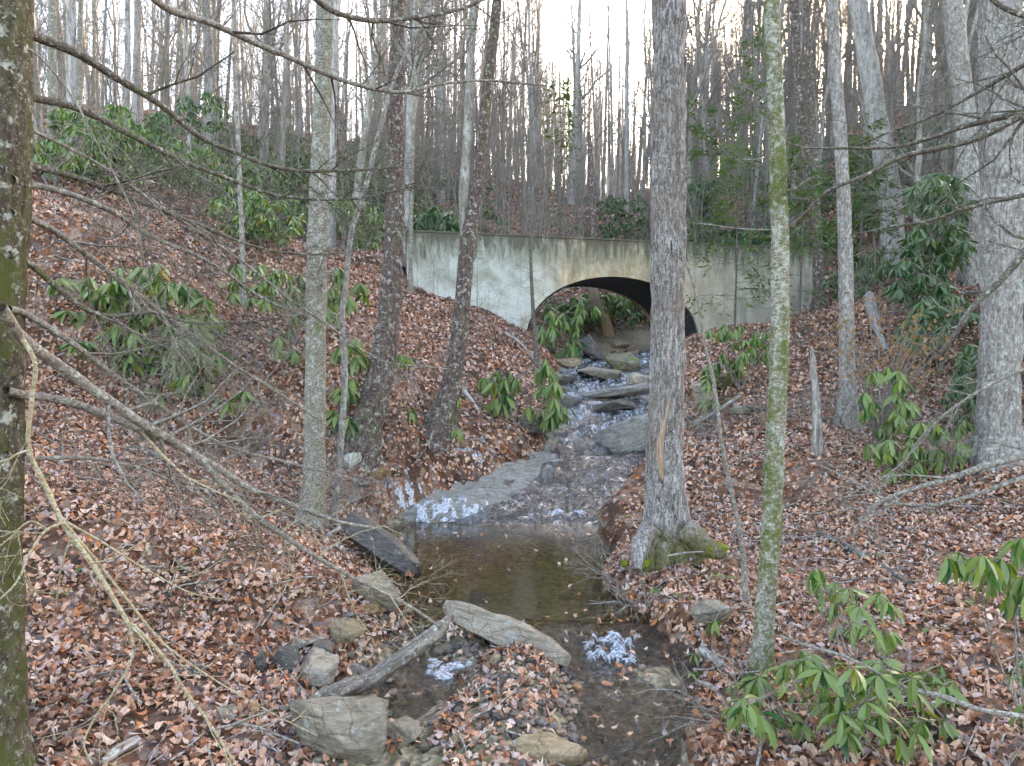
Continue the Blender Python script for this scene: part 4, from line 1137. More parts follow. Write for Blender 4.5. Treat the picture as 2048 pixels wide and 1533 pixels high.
# ------------------------------------------------------------------ the left edge tree with its long bare branches
YL = 4.6
lt, lp, lr, lo = near_tree('edge_tree', 'mossy lichened trunk filling the left edge of the view', [(0, 1600), (-4, 1400), (-10, 1100), (-12, 800), (-10, 500), (-2, 250), (0, 0), (2, -200)], [112, 98, 96, 104, 112, 114, 112, 110], M['bark_left'], Y=YL, ext=6, ridge=.018, flare=(5, .3, .2), sides=90, crown=None, low=0, lump=.05)
def branch(parent, org, pts, widths, y0, y1, mat, twigmat, per=(14, 6, 4), lens=((.35, 1.1), (.15, .55), (.08, .28)), name='branch', spread=(30, 65), up=0.0, wave=.02):
    n = len(pts)
    ys = np.linspace(y0, y1, n)
    w3 = np.array([P(x, y, yy) for (x, y), yy in zip(pts, ys)])
    wd = np.interp(np.linspace(0, 1, n), np.linspace(0, 1, len(widths)), widths)
    rad = wd / F_PX * ys / 2 * 1.2
    pp, rr = resample(w3, rad, 9 + 4 * n)
    pp = pp + wave * np.stack([fbm(pp * 2 + 5 * j + float(pts[0][1]), 2) for j in range(3)], -1) * np.linspace(0, 1, len(pp))[:, None]
    o = link(name, tubes(Buf(), pp, rr, 9, .10).mesh(name, mat, True, org), parent)
    if per:
        add_twigs('twigs', o, org, pp[None], rr[None], twigmat, [(per[i], lens[i], spread if i == 0 else (25, 65), up, (.003, .0022, .0016)[i]) for i in range(len(per))])
    return pp, rr
TW, TD, TT = M['twig'], M['twig_dark'], M['twig_tan']
LB = [
 ([(62, 70), (150, 105), (230, 155), (320, 210), (400, 275), (470, 305), (550, 335), (690, 342), (800, 330)], (19, 9, 4), 4.6, 6.6, TD, TD),
 ([(60, 195), (150, 215), (250, 265), (350, 315), (450, 355), (560, 390), (700, 398), (830, 370)], (15, 8, 3), 4.6, 6.6, TD, TD),
 ([(60, 330), (150, 355), (270, 400), (400, 450), (500, 490), (620, 508), (740, 500)], (14, 7, 2), 4.6, 6.4, TD, TD),
 ([(58, 368), (130, 385), (230, 425), (290, 465), (420, 525), (520, 590), (620, 640)], (13, 8, 3), 4.5, 6.2, TW, TD),
 ([(55, 435), (110, 462), (180, 515), (260, 580), (350, 645), (440, 710), (560, 790), (650, 850)], (13, 9, 3), 4.5, 6.6, TW, TW),
 ([(50, 520), (110, 570), (180, 622), (225, 632), (300, 627), (380, 648), (480, 645), (620, 628)], (14, 7, 2), 4.5, 6.0, TD, TW),
 ([(50, 628), (150, 690), (220, 745), (300, 800), (390, 860), (480, 905), (610, 935), (720, 960)], (12, 8, 3), 4.4, 6.4, TW, TW),
 ([(0, 615), (45, 678), (110, 725), (200, 790), (290, 850), (350, 885), (430, 935), (520, 985), (640, 1030), (760, 1060)], (22, 15, 5), 4.0, 6.2, TW, TW),
 ([(45, 790), (120, 800), (210, 830), (300, 870), (380, 905), (440, 965), (520, 1040), (600, 1095), (690, 1150), (790, 1195), (880, 1250)], (15, 12, 4), 4.4, 6.4, TW, TT),
 ([(45, 918), (140, 915), (220, 922), (300, 945), (400, 990), (520, 1070)], (10, 6, 2), 4.5, 5.8, TW, TW),
 ([(270, -40), (330, 15), (420, 45), (520, 90), (600, 125), (700, 165), (800, 185), (870, 172), (960, 165), (1090, 170)], (13, 8, 3), 4.8, 7.2, TW, TD),
 ([(600, -30), (660, 20), (720, 38), (790, 40), (880, 28), (950, 5), (1000, -30)], (10, 8, 4), 5.5, 7.0, TD, TD),
 ([(60, 100), (120, 160), (200, 300), (260, 420), (300, 560), (360, 700)], (4, 3, 2), 4.5, 5.2, TW, TW),
 ([(60, 260), (200, 330), (330, 420), (480, 520), (640, 640), (760, 720), (900, 740)], (6, 5, 2), 4.6, 6.8, TW, TW),
]
for pts, wd, y0, y1, m1, m2 in LB:
    if 40 < pts[0][0] < 70: pts = [(pts[0][0] - 34, pts[0][1] - 10)] + pts
    branch(lt, lo, pts, wd, y0, y1, m1, m2)
# the paler, nearer bough that hangs in from the left
YB2 = 3.4
hb = thing('hanging_bough', P(62, 690, YB2), 'pale knobbly bough hanging down in front of the left tree', 'branch')
ho = P(62, 690, YB2)
for pts, wd, y0, y1 in (([(45, 678), (68, 720), (62, 800), (55, 900), (90, 975), (125, 1040), (170, 1105), (200, 1155), (260, 1245)], (13, 11, 15, 12), 3.4, 3.5),
                        ([(260, 1245), (330, 1315), (385, 1400), (430, 1470), (470, 1533)], (10, 8, 6), 3.5, 3.6),
                        ([(125, 1040), (200, 1085), (290, 1145), (380, 1190), (450, 1205)], (8, 5, 2), 3.5, 3.9),
                        ([(130, 1048), (190, 1120), (260, 1210), (330, 1290), (410, 1345), (500, 1400), (640, 1470)], (9, 6, 2), 3.45, 3.8),
                        ([(125, 1045), (90, 1062), (60, 1100), (30, 1160), (-10, 1200)], (9, 7, 5), 3.4, 3.2),
                        ([(260, 1245), (266, 1310), (230, 1380), (185, 1440), (160, 1500), (175, 1533)], (8, 6, 4), 3.5, 3.4),
                        ([(60, 900), (30, 912), (0, 940), (-20, 960)], (7, 5, 4), 3.4, 3.3),
                        ([(95, 1060), (60, 1045), (20, 1075), (-10, 1095)], (6, 4, 3), 3.4, 3.2)):
    branch(hb, ho, pts, [w_ * .62 for w_ in wd], y0, y1, TT, TT, per=(5, 3), lens=((.12, .45), (.06, .2)), wave=.03)

# ------------------------------------------------------------------ boughs that reach in from a tree beyond the right edge
rt, rp, rr_, ro = near_tree('edge_tree', 'bare tree past the right edge whose boughs reach in', [(2260, 1560), (2255, 1000), (2250, 500), (2250, 0)], [80, 70, 66, 60], M['bark_grey'], Y=5.6, ext=5, crown=None, low=0)
RB = [
 ([(2250, 180), (2048, 226), (1997, 236), (1929, 253), (1860, 277), (1809, 292), (1690, 297), (1587, 284), (1553, 267)], (16, 9, 5, 2), 5.6, 6.6, TD, TD),
 ([(2250, 190), (2048, 229), (1963, 273), (1860, 301), (1799, 315), (1724, 352), (1656, 386), (1633, 407), (1580, 455)], (14, 9, 7, 3), 5.5, 6.4, TD, TD),
 ([(2250, 60), (2048, 130), (1980, 171), (1895, 219), (1792, 260), (1700, 300)], (9, 6, 2), 5.6, 6.4, TD, TD),
 ([(2250, 340), (2048, 390), (1946, 414), (1860, 444), (1780, 455), (1700, 470)], (9, 6, 2), 5.6, 6.5, TD, TD),
 ([(2250, 300), (2100, 440), (2045, 510), (1997, 565), (1946, 613), (1912, 664), (1881, 705)], (14, 11, 6), 5.5, 5.6, TD, TD),
 ([(2250, 880), (2048, 913), (1963, 934), (1895, 958), (1809, 985), (1741, 1020), (1705, 1075)], (14, 9, 4), 5.5, 5.9, TW, TW),
 ([(2250, 920), (2048, 955), (1950, 990), (1870, 1010), (1790, 1005), (1700, 960), (1640, 930)], (9, 6, 2), 5.5, 6.3, TW, TW),
 ([(2250, 1480), (2048, 1433), (1963, 1420), (1877, 1392), (1826, 1382), (1700, 1320), (1560, 1268)], (10, 9, 4), 4.8, 5.0, TW, TW),
 ([(2250, -60), (2048, 30), (1990, 5), (1960, -20)], (9, 8, 6), 5.6, 5.6, TD, TD),
 ([(2250, 700), (2048, 740), (1930, 800), (1850, 870), (1790, 940), (1700, 990)], (7, 5, 2), 5.6, 6.4, TW, TW),
]
for pts, wd, y0, y1, m1, m2 in RB:
    branch(rt, ro, pts, wd, y0, y1, m1, m2, per=(8, 4, 3), lens=((.3, .9), (.15, .45), (.08, .2)))

# ------------------------------------------------------------------ logs, driftwood, sticks
def log(label, pts, widths, mat, Y=None, name='log', cat='log', lift=0.0, sides=12, lump=.16, group=None, air=False):
    if Y is None:
        w3 = np.array([ground_hit(x, y + 3) + np.array([0, 0, lift]) for x, y in pts])
    else:
        ys = np.interp(np.linspace(0, 1, len(pts)), np.linspace(0, 1, len(Y)), Y)
        w3 = np.array([P(x, y, yy) for (x, y), yy in zip(pts, ys)])
    wd = np.interp(np.linspace(0, 1, len(pts)), np.linspace(0, 1, len(widths)), widths)
    rad = wd / F_PX * w3[:, 1] / 2
    w3[:, 2] += rad * .6 if Y is None else 0
    pp, rr = resample(w3, rad, 10 + 4 * len(pts))
    org = pp[len(pp) // 2].copy()
    bq = tubes(Buf(), pp, rr, sides, lump, True)
    q_ = mathutils.Vector([float(a) for a in (pp[-1] - pp[0])]).to_track_quat('Z', 'Y')
    Rm = np.array(q_.to_matrix())
    bq.v = [(v - org) @ Rm for v in bq.v]
    o = link(name, bq.mesh(name, mat, True), None, org)
    o.rotation_mode = 'QUATERNION'; o.rotation_quaternion = q_
    return tag(o, label, cat, group)
log('long curved grey driftwood branch running to the bottom edge', [(400, 1545), (460, 1518), (510, 1492), (560, 1458), (600, 1425), (650, 1390), (700, 1374), (745, 1358), (790, 1325), (840, 1290), (880, 1256), (900, 1232)], (24, 30, 34, 30, 24, 28, 32, 34, 33, 34, 26, 12), M['driftwood'], Y=(5.4, 5.55, 5.8, 6.2, 6.55, 6.95), name='driftwood', lump=.2)
log('knobby stub of grey driftwood beside the curved branch', [(745, 1365), (722, 1342), (703, 1332)], (22, 20, 14), M['driftwood'], Y=(6.3, 6.4), name='driftwood_stub', cat='driftwood')
log('short pale birch log lying by the dark curved trunk', [(690, 938), (722, 915), (757, 892)], (30, 32, 30), M['birch_log'], name='birch_log', lump=.05)
log('black lichened stick lying on leaves at right', [(1640, 1070), (1700, 1100), (1765, 1138), (1828, 1176)], (12, 13, 12, 9), M['deadwood_dark'], name='fallen_stick', cat='stick')
log('broken pale log lying on the right slope below shrubs', [(1738, 600), (1752, 650), (1772, 708)], (24, 20, 14), M['deadwood'], name='fallen_log', lump=.35)
log('long brown stick lying across leaves behind mossy trunk', [(1455, 1048), (1530, 1050), (1600, 1055)], (9, 9, 6), M['deadwood'], name='fallen_stick', cat='stick')
log('grey stick lying in brush right of the big trunk', [(1385, 862), (1430, 838), (1480, 805)], (9, 8, 6), M['deadwood'], name='fallen_stick', cat='stick', lift=.12)
log('pale snapped limb lying at the bottom left', [(205, 1533), (240, 1510), (275, 1488)], (16, 24, 20), M['deadwood'], name='fallen_limb', cat='log')
log('pale root curling to the dark rock wedge', [(655, 1078), (690, 1055), (712, 1036)], (10, 12, 8), M['deadwood'], name='bare_root', cat='root', lift=.03)
log('rusty brown leaning trunk seen through the arch', [(1222, 690), (1210, 645), (1190, 600), (1182, 560)], (26, 22, 20, 18), M['scar'], Y=(28.2, 28.2), name='rusty_tree', cat='tree')
log('brown log lying above the leaves on the left slope', [(262, 900), (290, 905), (325, 918)], (14, 16, 10), M['deadwood_dark'], name='fallen_log')
log('small frosted stick at the foot of the big trunk', [(1335, 1112), (1370, 1106), (1408, 1104)], (3, 4, 3), M['deadwood'], Y=(8.3, 8.2), name='frosted_stick', cat='stick')
log('brown root running down the right bank to the creek', [(1395, 1372), (1430, 1385), (1450, 1420), (1470, 1450)], (11, 9, 6), M['deadwood'], name='bare_root', cat='root', lift=.02)
log('short log end in leaves beside the mossy trunk', [(1405, 1312), (1430, 1325), (1448, 1338)], (20, 20, 16), M['deadwood'], name='fallen_log')
log('white broken stick below the forked trunk', [(928, 782), (945, 805), (958, 826)], (9, 8, 5), M['birch_log'], name='fallen_stick', cat='stick')
log('thin pole slanting down to the left of the arch', [(1010, 680), (1040, 700), (1068, 735)], (6, 5, 4), M['deadwood'], name='fallen_stick', cat='stick', lift=.2)

# bare brush on the banks: each bush a thing
def brush(label, px, py, n, L, mat, spread=(15, 60), name='bare_shrub', k2=4, lean=(0, 0), group=None, rbase=.008, k3=3):
    g = ground_hit(px, py)
    a = rng.uniform(0, 6.28, n)
    st = g + np.stack([np.cos(a) * .12, np.sin(a) * .12, np.zeros(n) - .03], 1)
    d = norm(np.stack([np.cos(a) * .6 + lean[0], np.sin(a) * .4 + lean[1], np.full(n, .8)], 1) + rng.normal(size=(n, 3)) * .25)
    pts = np.zeros((n, 7, 3)); pts[:, 0] = st
    Ls = rng.uniform(.5, 1.0, n) * L
    for s_ in range(1, 7):
        d = norm(d + rng.normal(size=(n, 3)) * .16 + np.array([lean[0] * .06, lean[1] * .06, -.03]))
        pts[:, s_] = pts[:, s_ - 1] + d * (Ls / 6)[:, None]
    rs = np.linspace(1, .35, 7)[None] * rng.uniform(.6, 1.1, n)[:, None] * rbase
    t = thing(name, g, label, 'shrub', group)
    bb = Buf(); tubes(bb, pts, rs, 5)
    link('stems', bb.mesh('stems', mat, True, g), t)
    add_twigs('twigs', t, g, pts, rs, mat, [(k2, (.2 * L, .45 * L), (25, 65), .0, .0028), (k3, (.08 * L, .25 * L), (25, 70), .0, .002)])
    return t
brush('tangle of bare arching twigs over the left pool bank', 640, 1010, 16, 1.5, M['twig'], lean=(.5, -.2))
brush('fine tan twig clump hanging above the pool outlet', 800, 1180, 9, .9, M['twig_tan'], lean=(.8, 0), k2=5)
brush('grey twiggy bush at the foot of the dark curved trunk', 690, 930, 14, 1.1, M['twig'])
brush('brown brush heap right of the big trunk', 1425, 870, 26, 1.1, M['twig'], lean=(-.3, -.1))
brush('brush heap left of the splintered snag', 1530, 850, 22, 1.1, M['twig'])
brush('tangled bare shrub behind the splintered snag', 1680, 850, 22, 1.6, M['twig'])
brush('bare shrub in front of the large right trunk', 1870, 930, 18, 1.6, M['twig'], lean=(-.3, 0))
brush('low bare shrub before the right end of the headwall', 1600, 690, 16, 1.8, M['twig_dark'])
brush('bare stems against the headwall left of the arch', 990, 690, 9, 2.2, M['twig_dark'], k2=3)
brush('bare stems against the pale left part of the headwall', 900, 640, 8, 2.0, M['twig_dark'], k2=3)
brush('thin stems rising from leaves at the lower left', 330, 1230, 7, 1.3, M['twig_dark'], k2=2)
brush('sparse stems in leaves below the pale bough', 130, 1380, 6, 1.2, M['twig_dark'], k2=2)
brush('bare bush under the boughs on the left slope', 240, 980, 10, 1.3, M['twig'])
brush('brown bare bush on the left slope beneath the shrubs', 420, 760, 14, 1.5, M['twig'])
brush('brush on the slope above the left rhododendrons', 260, 500, 14, 2.0, M['twig'])
brush('dense bare thicket on the upper left slope', 380, 430, 22, 3.0, M['twig'])
brush('bare thicket left of the dark curved trunk', 560, 480, 20, 2.6, M['twig'])
brush('bare thicket behind the birch trunk', 700, 520, 18, 2.4, M['twig'])
brush('bare bush on the right slope among rhododendrons', 1800, 640, 18, 2.2, M['twig'])
brush('bare bush on the right flat among leaves', 1760, 900, 12, 1.2, M['twig'])
brush('arching briar stems at the bottom right', 1560, 1480, 9, 1.1, M['twig'], lean=(-.3, 0), k2=2)
brush('briar stems hanging over the right creek bank', 1440, 1420, 8, .8, M['twig'], lean=(-.5, 0), k2=3)
brush('fine roots trailing down the bank below the big trunk', 1235, 1150, 18, .7, M['deadwood'], lean=(-.7, -.5), k2=2)
brush('roots and stems hanging right of the pool', 1265, 1205, 16, .6, M['deadwood'], lean=(-.4, -.7), k2=2)

# ------------------------------------------------------------------ rhododendrons
def rh_leaf_verts(seed, L=1.0, w=.15, droop=.35, nseg=5):
    """A leaf along +X, tip at X=L, folded along the midrib, bending down."""
    t = np.linspace(0, 1, nseg + 1)
    half = w * np.sin(np.pi * np.clip(t * .94 + .05, 0, 1)) ** .75 * np.where(t < .6, .75 + .42 * t, 1.0)
    half[0] = .012; half[-1] = .004
    z = -droop * t ** 2
    x = t * (1 - droop * .3)
    f = .35
    V = np.concatenate([np.stack([x, -half, z - half * f * -1], 1), np.stack([x, np.zeros_like(x), z], 1), np.stack([x, half, z + half * f], 1)])
    k = nseg + 1
    q = []
    for i in range(nseg):
        q.append([i, i + 1, k + i + 1, k + i]); q.append([k + i, k + i + 1, 2 * k + i + 1, 2 * k + i])
    return V * L, np.array(q)[:, ::-1]
RLV = [rh_leaf_verts(0, 1, .125, .25), rh_leaf_verts(1, 1, .11, .45), rh_leaf_verts(2, 1, .135, .12)]
RLM = [Buf().add(v, quads=q).mesh('leaf', M['rhodo'], True) for v, q in RLV]
def frame_from(dirv, roll):
    x = norm(dirv); up = np.array([0, 0, 1.0])
    y = norm(np.cross(np.broadcast_to(up, x.shape), x) + 1e-6); z = np.cross(x, y)
    c, s = np.cos(roll)[:, None], np.sin(roll)[:, None]
    y2 = y * c + z * s; z2 = -y * s + z * c
    return x, y2, z2
def rhodo(label, tips, base, leaf_len, mode='parts', per=(7, 11), droop=(15, 65), mat=None, group=None, stem_r=.012, cap=300, name='rhododendron'):
    """tips (n,3): rosette positions; leaves hang round each tip."""
    tips = np.asarray(tips); n = len(tips)
    t = thing(name, base, label, 'shrub', group)
    base = np.asarray(base, float)
    # stems: a few main stems, twigs lead to the tips
    bb = Buf()
    nm = max(2, min(6, n // 5))
    mains = tips[rng.choice(n, min(nm, n), replace=False)]
    sp = []
    for m_ in mains:
        mid = base * .45 + m_ * .55 + np.array([rng.normal() * .08, rng.normal() * .08, .1])
        pp, rr = resample(np.array([base - np.array([0, 0, .06]), mid, m_]), [stem_r, stem_r * .7, stem_r * .4], 8)
        tubes(bb, pp, rr, 6); sp.append(pp)
    allp = np.concatenate(sp)
    for tp in tips:
        dd = np.linalg.norm(allp - tp, axis=1) + np.maximum(allp[:, 2] - tp[2], 0) * 1.5
        q_ = allp[np.argmin(dd)]
        mid = (q_ + tp) / 2 + np.array([rng.normal() * .03, rng.normal() * .03, .05 * np.linalg.norm(q_ - tp)])
        pp, rr = resample(np.array([q_, mid, tp]), [stem_r * .45, stem_r * .35, stem_r * .28], 5)
        tubes(bb, pp, rr, 4)
    link('stems', bb.mesh('stems', M['twig'], True, base), t)
    cnt = rng.integers(per[0], per[1] + 1, n)
    src = np.repeat(np.arange(n), cnt); N = len(src)
    az = np.concatenate([np.arange(c) * 2 * math.pi / c + rng.uniform(0, 6.28) for c in cnt]) + rng.normal(size=N) * .25
    el = -np.radians(rng.uniform(droop[0], droop[1], N))
    d = np.stack([np.cos(az) * np.cos(el), np.sin(az) * np.cos(el), np.sin(el)], 1)
    L = leaf_len * rng.uniform(.7, 1.12, N)
    roll = rng.normal(size=N) * .5
    x, y, z = frame_from(d, roll)
    p0 = tips[src] + d * (L * .06)[:, None]
    wh = rng.integers(0, 3, N)
    if mode == 'parts':
        lim = min(N, cap)
        for i in range(lim):
            o = link('leaf', RLM[wh[i]], t)
            mt = mathutils.Matrix(((x[i, 0], y[i, 0], z[i, 0]), (x[i, 1], y[i, 1], z[i, 1]), (x[i, 2], y[i, 2], z[i, 2])))
            o.matrix_local = mathutils.Matrix.Translation([float(a) for a in (p0[i] - base)]) @ mt.to_4x4() @ mathutils.Matrix.Scale(float(L[i]), 4)
        rest = np.arange(lim, N)
    else:
        rest = np.arange(N)
    if len(rest):
        bb = Buf()
        for w in range(3):
            s = rest[wh[rest] == w]
            if not len(s): continue
            v, q = RLV[w]
            V = p0[s][:, None] + L[s][:, None, None] * (x[s][:, None] * v[None, :, 0:1] + y[s][:, None] * v[None, :, 1:2] + z[s][:, None] * v[None, :, 2:3])
            off = (np.arange(len(s)) * len(v))[:, None, None]
            bb.add(V.reshape(-1, 3), quads=(off + q[None]).reshape(-1, 4))
        o = link('foliage', bb.mesh('foliage', mat or M['rhodo_mass'], True, base), t)
        if mode == 'parts': o['kind'] = 'stuff'
    return t
DENS = 1.45
def tips_px(blobs, Y, jy=.35, minlift=.12):
    """blobs: (cx,cy,rx,ry,n) ellipses in the picture, filled with rosettes at depth about Y."""
    out = []
    for cx_, cy_, rx, ry, n in blobs:
        n = int(n * DENS); a = rng.uniform(0, 6.28, n); r = np.sqrt(rng.random(n))
        for i in range(n):
            yy = Y + rng.normal() * jy
            p = P(cx_ + rx * r[i] * math.cos(a[i]), cy_ + ry * r[i] * math.sin(a[i]), yy)
            p[2] = max(p[2], Hp(p[0], p[1]) + minlift)
            out.append(p)
    return np.array(out)
def shrub(label, blobs, base_px, leaf_px, Y=None, mode='parts', jy=.35, **kw):
    g = ground_hit(*base_px)
    Yd = Y or g[1]
    if Y: g = P(base_px[0], base_px[1], Y); g[2] = Hp(g[0], g[1])
    return rhodo(label, tips_px(blobs, Yd, jy), g, leaf_px / F_PX * Yd, mode, **kw)
shrub('broad light green rhododendron on the leafy left bank', [(180, 575, 75, 40, 10), (290, 565, 80, 45, 13), (340, 620, 75, 60, 15), (385, 690, 60, 40, 9), (190, 660, 60, 40, 7), (300, 690, 60, 40, 7), (330, 760, 50, 30, 5)], (290, 770), 44, cap=300, per=(7, 10))
shrub('trailing rhododendron sprays below the broad left one', [(380, 760, 40, 15, 4), (450, 790, 50, 20, 4), (240, 780, 30, 15, 2), (420, 650, 30, 25, 3)], (400, 830), 40, per=(6, 9))
shrub('dark green rhododendron behind the birch trunk', [(500, 560, 55, 40, 9), (570, 570, 50, 50, 9), (620, 600, 60, 60, 10), (690, 590, 40, 60, 8)], (590, 690), 34, per=(7, 10), droop=(25, 75))
shrub('low rhododendron left of the birch below the dark one', [(560, 690, 40, 25, 5), (600, 720, 30, 20, 4), (450, 650, 20, 15, 2)], (570, 760), 32, per=(7, 9), droop=(30, 75))
shrub('rhododendron drooping against the dark curved trunk', [(700, 700, 25, 30, 4), (715, 780, 35, 25, 5), (690, 830, 25, 25, 4)], (680, 880), 40, per=(7, 10), droop=(25, 70))
shrub('glossy rhododendron overhanging the cascade at centre', [(1000, 752, 45, 14, 7), (990, 800, 30, 20, 5), (1090, 735, 25, 20, 4), (1105, 780, 25, 20, 4), (1085, 820, 55, 18, 8)], (1030, 850), 36, per=(7, 10), droop=(35, 80))
shrub('rhododendron hanging beside the left arch springing', [(1090, 640, 25, 30, 6), (1120, 660, 40, 40, 10), (1150, 700, 35, 25, 7), (1175, 620, 30, 25, 5)], (1075, 720), 26, Y=21.0, per=(7, 10), droop=(35, 80))
shrub('small rhododendron sprig at the foot of the forked trunk', [(822, 830, 14, 8, 2), (920, 860, 14, 8, 2), (915, 800, 10, 8, 1)], (870, 868), 26, per=(6, 8))
shrub('rhododendron sprig behind the dark curved trunk', [(805, 720, 16, 14, 3)], (800, 760), 28, per=(7, 9))
shrub('rhododendron bush below the right end of the headwall', [(1450, 660, 40, 20, 7), (1500, 690, 60, 40, 13), (1440, 730, 40, 30, 8), (1540, 680, 30, 40, 6)], (1480, 780), 24, per=(7, 10), droop=(30, 75))
shrub('small rhododendron over the pale block of rock', [(1405, 760, 25, 15, 3), (1412, 800, 18, 12, 3), (1450, 800, 25, 12, 2)], (1420, 830), 24, per=(6, 9))
shrub('tall rhododendron in front of the right hand shrubs', [(1775, 750, 35, 20, 5), (1720, 800, 25, 20, 3), (1780, 810, 45, 30, 7), (1800, 860, 50, 40, 9), (1770, 900, 40, 40, 6), (1840, 900, 40, 30, 5)], (1780, 960), 36, per=(7, 10), droop=(30, 75))
shrub('yellow tinged rhododendron beside the massive right trunk', [(1890, 840, 40, 30, 6), (1910, 890, 40, 30, 5), (1860, 930, 60, 20, 6)], (1900, 950), 32, per=(7, 10), droop=(25, 70))
shrub('near rhododendron with large leaves at the bottom right', [(1515, 1345, 14, 12, 3), (1500, 1415, 35, 25, 6), (1610, 1325, 65, 28, 8), (1700, 1390, 70, 30, 8), (1760, 1340, 60, 28, 7), (1850, 1365, 45, 25, 5), (1570, 1440, 60, 22, 5), (1720, 1440, 60, 25, 6), (1860, 1460, 70, 30, 7)], (1680, 1530), 54, Y=5.3, per=(5, 8), droop=(0, 75), stem_r=.009)
shrub('pale leaved rhododendron sprigs above the bottom right one', [(1650, 1150, 30, 20, 3), (1680, 1190, 30, 20, 3), (1740, 1200, 40, 25, 4), (1710, 1250, 40, 20, 4), (1780, 1270, 30, 15, 3)], (1700, 1400), 48, Y=5.6, per=(4, 7), droop=(10, 75), stem_r=.007)
shrub('rhododendron reaching in from the right edge', [(1930, 1120, 40, 20, 4), (1990, 1130, 40, 30, 6), (2030, 1090, 25, 25, 4), (2040, 1170, 25, 30, 4), (2045, 1440, 20, 40, 3)], (2060, 1400), 56, Y=5.4, per=(6, 9), droop=(30, 80), stem_r=.009)
shrub('single rhododendron sprig by the grey boulder', [(1436, 1242, 10, 6, 2)], (1440, 1280), 36, Y=7.3, per=(4, 6), stem_r=.006)
shrub('small bright green sprig at the creek edge', [(1382, 1345, 10, 6, 2)], (1384, 1362), 26, per=(7, 8), droop=(-25, 30), stem_r=.005)
# farther shrubs: leaves too small to pick apart
FAR = [
 ('rhododendron by the left tree on the upper slope', [(110, 300, 50, 40, 26), (140, 240, 40, 30, 16)], (110, 400), 20, 17, 'rhodo_mass'),
 ('sunlit rhododendron thicket high on the left slope', [(230, 260, 60, 60, 34), (220, 340, 70, 40, 30)], (220, 420), 19, 18, 'rhodo_mass'),
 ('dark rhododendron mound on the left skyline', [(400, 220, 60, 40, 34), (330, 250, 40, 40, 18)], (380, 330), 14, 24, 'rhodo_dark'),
 ('rhododendron thicket below the dark skyline mound', [(380, 330, 80, 50, 50)], (380, 420), 16, 20, 'rhodo_mass'),
 ('bright rhododendron between the left thicket and birch', [(480, 420, 70, 50, 46), (560, 440, 50, 40, 26)], (520, 510), 18, 18, 'rhodo_mass'),
 ('yellow green rhododendron left of the headwall', [(730, 450, 40, 50, 40), (690, 420, 30, 40, 20)], (730, 510), 16, 24, 'rhodo_mass'),
 ('round rhododendron above the left part of the headwall', [(875, 445, 44, 34, 40)], (880, 500), 20, 28, 'rhodo_dark'),
 ('rhododendron seen through the arch', [(1140, 630, 60, 30, 40), (1200, 610, 60, 25, 40)], (1160, 690), 20, 29.0, 'rhodo_mass'),
 ('second rhododendron behind the arch near the lining', [(1280, 615, 40, 30, 30)], (1280, 690), 18, 30.5, 'rhodo_mass'),
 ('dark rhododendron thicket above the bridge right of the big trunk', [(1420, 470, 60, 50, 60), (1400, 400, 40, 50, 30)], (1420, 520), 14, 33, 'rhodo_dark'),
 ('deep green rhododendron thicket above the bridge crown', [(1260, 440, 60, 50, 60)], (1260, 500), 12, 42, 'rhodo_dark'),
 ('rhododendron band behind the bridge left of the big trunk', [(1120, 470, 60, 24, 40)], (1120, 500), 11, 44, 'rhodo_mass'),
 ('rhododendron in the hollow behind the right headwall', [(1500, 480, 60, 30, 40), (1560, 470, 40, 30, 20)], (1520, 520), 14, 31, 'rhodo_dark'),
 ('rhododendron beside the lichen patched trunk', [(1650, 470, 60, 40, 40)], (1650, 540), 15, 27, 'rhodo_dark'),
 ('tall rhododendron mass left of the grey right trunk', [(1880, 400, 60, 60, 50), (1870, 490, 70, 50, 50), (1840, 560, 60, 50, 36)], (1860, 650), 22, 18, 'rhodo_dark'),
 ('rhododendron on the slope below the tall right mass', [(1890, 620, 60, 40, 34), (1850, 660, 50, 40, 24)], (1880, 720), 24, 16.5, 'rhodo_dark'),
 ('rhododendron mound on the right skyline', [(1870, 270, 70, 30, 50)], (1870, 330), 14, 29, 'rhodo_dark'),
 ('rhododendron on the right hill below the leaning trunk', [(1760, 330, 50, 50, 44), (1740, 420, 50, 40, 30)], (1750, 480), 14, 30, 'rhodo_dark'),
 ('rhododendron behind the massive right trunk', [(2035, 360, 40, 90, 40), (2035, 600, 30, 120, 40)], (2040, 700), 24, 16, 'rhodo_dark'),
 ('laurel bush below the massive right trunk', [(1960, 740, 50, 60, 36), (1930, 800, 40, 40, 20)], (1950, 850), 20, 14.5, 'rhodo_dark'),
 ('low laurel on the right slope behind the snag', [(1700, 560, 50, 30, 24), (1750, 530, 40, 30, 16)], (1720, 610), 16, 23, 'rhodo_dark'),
]
for lab, blobs, bpx, lpx, Yd, mk in FAR:
    bl2 = [(a, b_, c, d, int(n * 1.25)) for a, b_, c, d, n in blobs]
    shrub(lab, bl2, bpx, lpx * 1.15, Y=Yd, mode='mass', jy=.8, mat=M[mk], per=(7, 10), droop=(5, 70), stem_r=.02)
